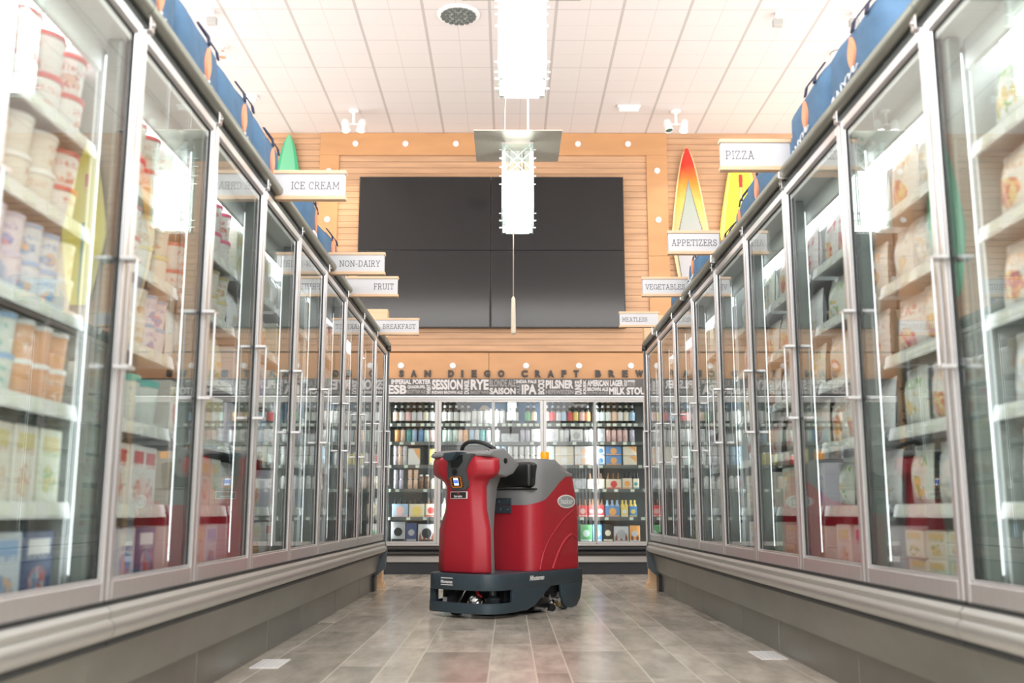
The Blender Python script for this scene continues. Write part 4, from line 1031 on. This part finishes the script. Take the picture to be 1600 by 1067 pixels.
def tub(x, y, z, r, h, m, lid, label, group):
    bm_ = cached(('tub', r, h, m), lambda: MB().lathe([(r * .80, 0), (r * .82, .003), (r * .95, h * .86)], 22).mesh('ice_cream_tub', PK[m], 40))
    lm_ = cached(('lid', r, h, lid), lambda: MB().lathe([(r * .93, h * .86), (r, h * .86), (r, h * .98), (r * .92, h), (r * .88, h * .985), (0, h * .985)], 22).mesh('lid', LID[lid], 40))
    o = obj('ice_cream_tub', bm_, loc=(x, y, z)); obj('lid', lm_, o); o.rotation_euler.z = random.uniform(-3, 3)
    return tag(o, label, 'ice cream tub', group)
def carton(x, y, z, w, d, h, m, rz, label, group, name='frozen_carton', cat='carton'):
    def mk():
        me = MB().box(-w / 2, w / 2, 0, d, 0, h).mesh(name, PK[m], 30, .003, 1); return me
    def fl():
        q = MB(); q.box(-w * .36, w * .36, -.0012, .0, h * .70, h * .90); return q.mesh('title_panel', LID['white'] if m in ('navy', 'peach', 'purple') else LID[{'red': 'red', 'blue': 'blue', 'teal': 'teal', 'pink': 'pink'}.get(m, 'gold')], 0)
    o = obj(name, cached(('ct', w, d, h, m), mk), loc=(x, y, z)); o.rotation_euler.z = rz
    obj('title_panel', cached(('tp', w, h, m), fl), o)
    return tag(o, label, cat, group)
def pouch(x, y, z, w, d, h, m, rz, lean, label, group):
    def mk():
        q = MB(); n = 9; rs = []
        for side in (-1, 1):
            vs = []
            for j in range(n + 1):
                for i in range(n + 1):
                    u = -1 + 2 * i / n; v = j / n
                    b = (1 - abs(u) ** 3) * (math.sin(PI * min(1, v * 1.08)) ** .5 if 0 < v < .92 else 0)
                    vs.append((u * w / 2 * (1 - .05 * math.sin(PI * v)), side * (.002 + d / 2 * b * (1 + .12 * math.sin(6 * u + 5 * v))), v * h))
            fs = [(j * (n + 1) + i, j * (n + 1) + i + 1, (j + 1) * (n + 1) + i + 1, (j + 1) * (n + 1) + i) for j in range(n) for i in range(n)]
            q.add(vs, fs)
        return q.mesh('frozen_pouch', PK[m], 60)
    def seal():
        q = MB()
        for z0, z1 in ((h * .925, h * .995),): q.box(-w * .47, w * .47, -.0028, .0028, z0, z1)
        return q.mesh('top_seal', mat('seal_clear', (.80, .80, .80), .2), 0)
    o = obj('frozen_pouch', cached(('po', w, d, h, m), mk), loc=(x, y, z)); o.rotation_euler = (lean, 0, rz)
    obj('top_seal', cached(('ps', w, h), seal), o)
    return tag(o, label, 'frozen food bag', group)

SHN = ['top shelf', 'second shelf', 'third shelf', 'fourth shelf', 'fifth shelf', 'bottom shelf']
DRN = {-1: 'nearest', 0: 'second', 1: 'third', 2: 'fourth', 3: 'fifth', 4: 'sixth', 5: 'seventh', 6: 'eighth', 7: 'farthest'}
LVZ = LV + [.4405]
def fill_tubs(side, k, sh, r, h, n, stack, mlids):
    s = 1 if side == 'L' else -1; F, Y0 = (FL, Y0L) if side == 'L' else (FR, Y0R)
    for i in range(n):
        y = Y0 + k * P + .045 + (P - .08) * (i + .5) / n
        m, l = mlids[i * len(mlids) // n]
        for j in range(stack):
            pos = '' if stack == 1 else ('lower ' if j == 0 else 'upper ')
            tub(F - s * (.125 + r), y, LVZ[sh] + .0005 + j * h, r, h, m, l,
                '%s%s tub with %s lid, %s from front, %s, %s %s door' % (pos, DESC[m], l, ORD[i], SHN[sh], DRN[k], 'left' if side == 'L' else 'right'), 'ice cream tubs behind the %s glass doors' % ('left' if side == 'L' else 'right'))
def fill_cart(side, k, sh, w, h, ms, stack=1, d=.14):
    s = 1 if side == 'L' else -1; F, Y0 = (FL, Y0L) if side == 'L' else (FR, Y0R)
    n = int((P - .10) / (w + .006))
    for i in range(n):
        y = Y0 + k * P + .05 + (P - .10) * (i + .5) / n; m = ms[i * len(ms) // n]
        for j in range(stack):
            pos = '' if stack == 1 else ('lower ' if j == 0 else 'upper ')
            carton(F - s * (.128 + random.uniform(0, .012)), y, LVZ[sh] + .0005 + j * h, w, d, h, m, PI / 2 * s + random.uniform(-.015, .015),
                   '%s%s carton, %s from front, %s, %s %s freezer door' % (pos, DESC[m], ORD[i], SHN[sh], DRN[k], 'left' if side == 'L' else 'right'), 'frozen cartons behind the %s glass doors' % ('left' if side == 'L' else 'right'))
def fill_bags(side, k, sh, w, h, ms):
    s = 1 if side == 'L' else -1; F, Y0 = (FL, Y0L) if side == 'L' else (FR, Y0R)
    n = int((P - .08) / (w + .004))
    for i in range(n):
        y = Y0 + k * P + .04 + (P - .08) * (i + .5) / n; m = ms[i * len(ms) // n]
        ln = -random.uniform(.02, .12)
        pouch(F - s * (.165 + random.uniform(0, .01)), y, LVZ[sh] + .001, w, .07, h, m, PI / 2 * s + random.uniform(-.08, .08), ln,
              '%s bag, %s from front, %s, %s %s freezer door' % (DESC[m], ORD[i], SHN[sh], DRN[k], 'left' if side == 'L' else 'right'), 'frozen food bags behind the %s glass doors' % ('left' if side == 'L' else 'right'))
BIG = (.066, .125); MID = (.065, .108); PINT = (.046, .104)
for k in (-1, 0, 1):
    lids = {-1: [('cream', 'white'), ('red', 'red'), ('red', 'red')], 0: [('red', 'red'), ('cream', 'red'), ('cream', 'white')], 1: [('cream', 'white'), ('red', 'pink'), ('red', 'pink')]}[k]
    fill_tubs('L', k, 0, *BIG, 5, 2, lids)
    fill_tubs('L', k, 1, *MID, 5, 2, [('peach', 'lilac'), ('cream', 'white'), ('red', 'red')] if k == -1 else [('red', 'red'), ('cream', 'gold')])
    if k == 1: fill_bags('L', k, 2, .16, .21, ['white', 'veg'])
    else: fill_tubs('L', k, 2, *PINT, 7, 2, [('blue', 'white'), ('purple', 'lilac'), ('blue', 'blue'), ('cream', 'white')] if k == -1 else [('cream', 'gold'), ('cream', 'white'), ('purple', 'blue')])
    if k == 1: fill_cart('L', k, 3, .13, .20, ['orange', 'brown', 'cream'])
    else: fill_tubs('L', k, 3, *(PINT if k == -1 else (.072, .17)), 7 if k == -1 else 4, 2 if k == -1 else 1, [('blue', 'white'), ('teal', 'blue'), ('peach', 'white'), ('peach', 'white')] if k == -1 else [('cream', 'gold'), ('teal', 'teal')])
    fill_cart('L', k, 4, .125, .205 if k else .205, {-1: ['green', 'cream', 'cream', 'green'], 0: ['orange', 'red', 'red'], 1: ['brown', 'cream', 'green']}[k])
    fill_cart('L', k, 5, .165, .20, {-1: ['blue', 'pink', 'blue', 'navy'], 0: ['purple', 'purple', 'navy'], 1: ['cream', 'brown', 'blue']}[k])
lm = [['blue', 'purple'], ['cream', 'orange'], ['red', 'cream'], ['teal', 'white'], ['brown', 'cream'], ['purple', 'blue'], ['green', 'cream'], ['pink', 'orange']]
for k in range(2, 8):
    for sh in range(6):
        ms = [m if m != 'white' else 'cream' for m in lm[(k * 3 + sh * 5) % 8]]
        if (k + sh) % 3 == 0: fill_bags('L', k, sh, .17, .205, ['white', 'meal'])
        else: fill_cart('L', k, sh, (.15, .17, .13)[(k + sh) % 3], .20 if sh else .24, ms)
bm_r = [['meal', 'veg'], ['rose', 'meal'], ['white', 'meal'], ['veg', 'white'], ['meal', 'rose']]
for k in range(-1, 8):
    for sh in range(6):
        if k <= 3 and sh <= 3:
            fill_bags('R', k, sh, (.205, .17, .22)[(k + sh) % 3], .245 if sh == 0 else .212, bm_r[(k * 2 + sh + 2) % 5])
        elif sh == 4 and k <= 1: fill_bags('R', k, sh, .20, .212, ['white', 'veg'])
        elif (k + sh) % 2: fill_cart('R', k, sh, (.15, .18)[k % 2], .095 if sh > 3 else .10, [['orange', 'red'], ['cream', 'green'], ['red', 'cream'], ['orange', 'brown']][(k + sh) % 4], 2)
        else: fill_cart('R', k, sh, (.14, .17)[sh % 2], .20, [['cream', 'orange'], ['green', 'cream'], ['pink', 'cream'], ['purple', 'green'], ['red', 'brown']][(k * 2 + sh) % 5])

# ------------------------------------------------------------------ beer
def solid(n, c_, r=.4): return mat('beer_' + n, c_, r)
BC = dict(white=(.80, .79, .77), cream=(.78, .70, .56), orange=(.85, .42, .14), red=(.70, .07, .07), blue=(.12, .30, .60), sky=(.40, .58, .75), teal=(.10, .42, .42), mint=(.60, .75, .68), yellow=(.85, .68, .20),
          green=(.12, .42, .16), pink=(.82, .55, .52), grey=(.45, .46, .48), silver=(.62, .63, .66), brown=(.20, .11, .06), lilac=(.55, .52, .62), peach=(.85, .60, .45), navy=(.05, .09, .22), black=(.03, .03, .03), olive=(.40, .42, .28))
def bcol(n): return solid(n, BC[n])
BGL = mat('bottle_glass', (.02, .022, .014), .08, spec=.9); CAPM = mat('bottle_cap', (.55, .55, .5), .3, .6)
COUNT = {}
def bx_pos(px): return X_(px) + .0
DOOR = lambda x: ('first', 'second', 'third', 'fourth', 'fifth')[sum(x > q for q in (-.815, -.178, .402, 1.0))]
def beer_label(desc, x, row, extra=''):
    d = DOOR(x); key = (row, d); COUNT[key] = COUNT.get(key, 0) + 1
    return '%s, %s item on %s, %s beer cooler door%s' % (desc, ORD[min(24, COUNT[key] - 1)], row, d, extra)
FY = CY + .155
def bottle(px, c1, h=.262, r=.034, row='top shelf', z=BZ[0]):
    x = bx_pos(px)
    b = cached(('bt', h, r), lambda: MB().lathe([(r * .9, 0), (r, .005), (r, h * .58), (r * .85, h * .66), (r * .42, h * .76), (r * .36, h * .90), (r * .40, h * .955)], 18).mesh('beer_bottle', BGL, 50))
    l = cached(('bl', h, r, c1), lambda: MB().lathe([(r * 1.012, h * .14), (r * 1.012, h * .52)], 18, cap=False).mesh('label', bcol(c1), 50))
    n = cached(('bn', h, r, c1), lambda: MB().lathe([(r * .60, h * .72), (r * .43, h * .785), (r * .40, h * .84)], 14, cap=False).mesh('neck_label', bcol(c1 if c1 in ('white', 'cream', 'silver') else 'silver'), 50))
    c = cached(('bc', h, r), lambda: MB().lathe([(r * .42, h * .945), (r * .46, h * .95), (r * .42, h), (0, h)], 14).mesh('cap', CAPM, 40))
    o = obj('beer_bottle', b, loc=(x, FY + r, z)); obj('label', l, o); obj('neck_label', n, o); obj('cap', c, o)
    tag(o, beer_label('dark bottle with %s label' % c1, x, row), 'beer bottle', 'beer bottles in the cooler')
def can(px, c1, h=.158, r=.029, row='second shelf', z=BZ[1], dz=0, extra=''):
    x = bx_pos(px)
    b = cached(('cn', h, r, c1), lambda: MB().lathe([(r * .78, 0), (r, h * .06), (r, h * .90)], 18).mesh('beer_can', pack('can_' + c1, BC[c1], tuple(min(.85, v * .6 + .3) for v in BC[c1]), tuple(v * .6 for v in BC[c1]), 22, .3, k=1.), 50))
    t = cached(('ctop', h, r), lambda: MB().lathe([(r, h * .90), (r * .80, h * .985), (r * .80, h), (r * .74, h * .99), (0, h * .985)], 18).mesh('can_top', CHROME, 40))
    o = obj('beer_can', b, loc=(x, FY + r, z + dz)); obj('can_top', t, o)
    tag(o, beer_label('%s%s can' % (extra, c1), x, row), 'beer can', 'beer cans in the cooler')
def bbox(pa, pb, h, cols, row, z, dz=0, tops=None, topc='brown', art=None, desc=None):
    """a beer carton between two pixel columns; cols = body, accent"""
    a, b = bx_pos(pa), bx_pos(pb); w = b - a - .004; x = (a + b) / 2
    o = MB().box(-w / 2, w / 2, 0, .13, 0, h).build('beer_carton', bcol(cols[0]), None, smooth=0, bevel=.003)
    o.location = (x, FY, z + dz)
    if len(cols) > 1 and art != 'wedge':
        MB().lathe([(0, .0015), (min(w * .30, h * .34), .0015), (min(w * .30, h * .34), 0)], 20, M=Matrix.Translation((0, -.0005, h * .5)) @ Matrix.Rotation(PI / 2, 4, 'X')).build('round_emblem', bcol(cols[1]), o, smooth=0)
        MB().box(-w * .46, w * .46, -.001, 0, h * .06, h * .16).build('colour_band', bcol(cols[1]), o, smooth=0)
    if art == 'wedge':
        MB().prism([(-.05 * w, h * .97), (w * .48, h * .97), (w * .48, h * .30)], -.001, 0, 'y').build('colour_wedge', bcol(cols[1]), o, smooth=0)
    if art == 'bottles':
        q = MB(); n = max(2, int(w / .045))
        for i in range(n):
            u = -w / 2 + w * (i + .5) / n
            q.prism([(u - .014, h * .12), (u + .014, h * .12), (u + .014, h * .32), (u + .005, h * .44), (u + .005, h * .54), (u - .005, h * .54), (u - .005, h * .44), (u - .014, h * .32)], -.0015, 0, 'y')
        q.build('printed_bottles', solid('print_brown', (.30, .10, .05)), o, smooth=0)
    if tops:
        n = max(2, int(round(w / .058)))
        for i in range(n):
            u = -w / 2 + w * (i + .5) / n
            nk = cached(('nk', topc), lambda: MB().lathe([(.026, -.001), (.024, .012), (.012, .030), (.012, .058), (.014, .060), (.013, .068), (0, .068)], 12).mesh('bottle_neck', mat('neck_' + topc, BC[topc], .15), 50))
            obj('bottle_neck', nk, o, (u, .045, h))
    tag(o, beer_label(desc or ('%s carton with %s print' % (cols[0], cols[-1])), x, row), 'beer carton', 'beer cartons in the cooler')
# row 1: big bottles
for px, c in ((612, 'peach'), (622, 'white'), (632, 'pink'), (641.5, 'silver'), (651, 'silver'), (660.5, 'cream'), (670, 'silver'),
              (691.5, 'white'), (700.5, 'white'), (710, 'white'), (719.5, 'white'), (729, 'white'),
              (795.5, 'white'), (806, 'white'), (825.5, 'green'), (835, 'peach'),
              (857, 'pink'), (866, 'red'), (875, 'silver'), (884, 'sky'), (893.5, 'red'), (903, 'yellow'), (913, 'pink'), (922, 'yellow'),
              (938, 'mint'), (944.5 + 2.5, 'mint'), (956, 'white'), (965.5, 'peach'), (975, 'white'), (984.5, 'cream'), (994, 'sky')):
    if c == 'yellow' and px > 920: c = 'orange'
    bottle(px, c)
for px in (739, 748, 757.5, 765): can(px, 'white', .17, .031, 'top shelf', BZ[0])
for px in (776, 785): can(px, 'white', .17, .031, 'top shelf', BZ[0])
# row 2: tall cans
for px, c in ((615, 'orange'), (624, 'peach'), (633.5, 'teal'), (642.5, 'sky'), (653, 'blue'), (662, 'mint'), (671, 'pink'),
              (692, 'mint'), (700, 'mint'), (708.5, 'mint'), (717, 'peach'), (725.5, 'orange'), (735, 'sky'), (743.5, 'silver'), (752, 'teal'), (761.5, 'grey'),
              (777, 'white'), (817, 'lilac'), (825.5, 'lilac'),
              (880, 'white'), (888, 'silver'), (919, 'white'), (927, 'white'), (955, 'pink'), (964, 'pink'), (973.5, 'pink'), (982.5, 'pink'), (993.5, 'lilac')): can(px, c)
bbox(777.5 + 5, 811, .10, ('grey', 'silver'), 'second shelf', BZ[1]); bbox(831, 845, .155, ('white', 'silver'), 'second shelf', BZ[1])
bbox(853, 875, .155, ('white', 'silver'), 'second shelf', BZ[1]); bbox(894, 914, .15, ('white', 'grey'), 'second shelf', BZ[1]); bbox(938, 950, .16, ('grey', 'silver'), 'second shelf', BZ[1])
# row 3
for px, c in ((613, 'lilac'), (620.5, 'peach'), (628, 'silver')):
    for j in (0, 1): can(px, c, .118, .026, 'third shelf', BZ[2], j * .118, ('lower ', 'upper ')[j])
bbox(633, 652, .195, ('white', 'orange'), 'third shelf', BZ[2], art='wedge'); bbox(667, 680, .19, ('yellow', 'grey'), 'third shelf', BZ[2])
can(692, 'red', .125, .026, 'third shelf', BZ[2])
for px, c in ((701, 'pink'), (710, 'white'), (719, 'yellow'), (728, 'yellow'), (737, 'yellow'), (747, 'blue'), (757, 'silver')): can(px, c, .150, .028, 'third shelf', BZ[2])
for px in (778, 787, 797, 806, 815.5, 824.5, 833.5, 842.5):
    for j in (0, 1): can(px, 'white' if px > 790 else 'sky', .116, .028, 'third shelf', BZ[2], j * .116, ('lower ', 'upper ')[j])
for j in (0, 1):
    dz = j * .112; u = ('lower ', 'upper ')[j]
    bbox(856, 868, .11, ('mint', 'white'), 'third shelf', BZ[2], dz, desc=u + 'mint carton'); bbox(869, 899, .11, ('cream', 'white'), 'third shelf', BZ[2], dz, desc=u + 'cream carton')
    bbox(900, 930, .11, ('white', 'peach'), 'third shelf', BZ[2], dz, desc=u + 'white and peach carton')
    bbox(935, 949, .108, ('white', 'blue'), 'third shelf', BZ[2], dz, desc=u + 'white and blue carton'); bbox(950, 976, .108, ('blue', 'orange'), 'third shelf', BZ[2], dz, desc=u + 'blue carton with orange emblem')
    bbox(978, 1000, .108, ('cream', 'orange'), 'third shelf', BZ[2], dz, desc=u + 'cream carton with orange wedge', art='wedge')
# row 4
for px, c in ((614, 'lilac'), (623, 'lilac'), (637, 'peach'), (646, 'peach')):
    for j in (0, 1): can(px, c, .118, .026, 'fourth shelf', BZ[3], j * .118, ('lower ', 'upper ')[j])
for px in (655, 664): can(px, 'brown', .165, .028, 'fourth shelf', BZ[3])
can(673, 'cream', .12, .026, 'fourth shelf', BZ[3])
for px, c in ((693, 'cream'), (702, 'peach'), (712, 'peach')): can(px, c, .15, .028, 'fourth shelf', BZ[3])
for px in (782, 791, 801, 811, 821, 831, 841): can(px, 'white', .15, .028, 'fourth shelf', BZ[3])
bbox(860, 890, .12, ('white', 'grey'), 'fourth shelf', BZ[3]); bbox(894, 918, .12, ('grey', 'silver'), 'fourth shelf', BZ[3])
bbox(920, 948, .115, ('cream', 'grey'), 'fourth shelf', BZ[3], tops=1, topc='brown'); bbox(950, 975, .115, ('cream', 'red'), 'fourth shelf', BZ[3], tops=1, topc='brown')
bbox(976, 992, .125, ('cream', 'orange'), 'fourth shelf', BZ[3], tops=1, topc='black'); bbox(993, 1003, .12, ('cream', 'teal'), 'fourth shelf', BZ[3], tops=1, topc='black')
# row 5
bbox(609, 635, .15, ('sky', 'pink'), 'fifth shelf', BZ[4], tops=1, topc='black'); bbox(636, 661, .15, ('cream', 'yellow'), 'fifth shelf', BZ[4], tops=1, topc='black'); bbox(662, 680, .15, ('cream', 'red'), 'fifth shelf', BZ[4], tops=1, topc='brown')
bbox(688, 706, .15, ('cream', 'olive'), 'fifth shelf', BZ[4], tops=1, topc='grey')
bbox(905, 920, .135, ('red', 'pink'), 'fifth shelf', BZ[4], tops=1, topc='brown'); bbox(921, 931, .135, ('red', 'pink'), 'fifth shelf', BZ[4], tops=1, topc='brown'); bbox(934, 947, .135, ('red', 'white'), 'fifth shelf', BZ[4], tops=1, topc='brown')
bbox(948, 972, .125, ('blue', 'orange'), 'fifth shelf', BZ[4], tops=1, topc='sky'); bbox(973, 985, .125, ('yellow', 'white'), 'fifth shelf', BZ[4], tops=1, topc='yellow'); bbox(986, 999, .125, ('blue', 'yellow'), 'fifth shelf', BZ[4], tops=1, topc='yellow')
# row 6
bbox(608, 631, .235, ('grey', 'black'), 'bottom shelf', BZ[5]); bbox(632, 649, .22, ('navy', 'grey'), 'bottom shelf', BZ[5]); bbox(651, 678, .205, ('silver', 'black'), 'bottom shelf', BZ[5], art='bottles')
bbox(688, 706, .21, ('white', 'green'), 'bottom shelf', BZ[5])
bbox(908, 927, .20, ('green', 'mint'), 'bottom shelf', BZ[5]); bbox(928, 943, .20, ('blue', 'silver'), 'bottom shelf', BZ[5]); bbox(944, 960, .21, ('black', 'cream'), 'bottom shelf', BZ[5], art=None)
bbox(961, 985, .18, ('silver', 'grey'), 'bottom shelf', BZ[5], art='bottles'); bbox(986, 1003, .19, ('orange', 'silver'), 'bottom shelf', BZ[5], art='bottles')
# blue boards and round disc added in place of a cooler glass reflection
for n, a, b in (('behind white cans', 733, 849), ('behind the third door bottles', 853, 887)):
    o = MB().box(X_(a), X_(b), CY + .40, CY + .41, BZ[0] + .001, 1.985).build('blue_reflection_board', mat('reflection_blue', (.06, .26, .50), .5), smooth=0)
    tag(o, 'blue board standing in for glass reflection in beer cooler %s' % n, 'board')
o = MB().lathe([(0, 0), (.058, 0), (.058, .006), (0, .006)], 30, M=Matrix.Rotation(PI / 2, 4, 'X')).build('reflection_disc', mat('reflection_beige', (.75, .62, .50), .5), smooth=40)
o.location = (X_(755), CY + .32, BZ[0] + .178); tag(o, 'round beige disc standing in for a reflection over the white cans, top shelf', 'sign')
MB().box(-.004, .004, .001, .008, -.177, -.05).build('disc_stem', WMET, o, smooth=0)

# ------------------------------------------------------------------ added fill lights out of view, and spots on the back wall
area_light('added_overhead_fill', (0, 0.6, 5.1), (0, 0, 0), 8, 3, 300, (1, .98, .95))  # unseen overhead fill, added to brighten the floor and scrubber
for x in (-3.6, 3.6): area_light('added_ceiling_fill', (x, 7.5, 2.5), (PI, 0, 0), 2.2, 8, 68, (1, .97, .95))  # unseen upward fill behind the case tops, added to brighten the ceiling
for x in (-1.79, 1.93):
    for sx in (-.09, .09):
        if x > 0 and sx < 0: continue
        l = bpy.data.lights.new('spot_beam', 'SPOT'); l.energy = 18; l.spot_size = 1.5; l.spot_blend = .8; l.color = (1, .82, .58); l.shadow_soft_size = .04
        o = bpy.data.objects.new('spot_beam', l); COL.objects.link(o); o.location = (x + sx * 1.4, 10.86, 5.0); o.rotation_euler = (.45, 0, 0)
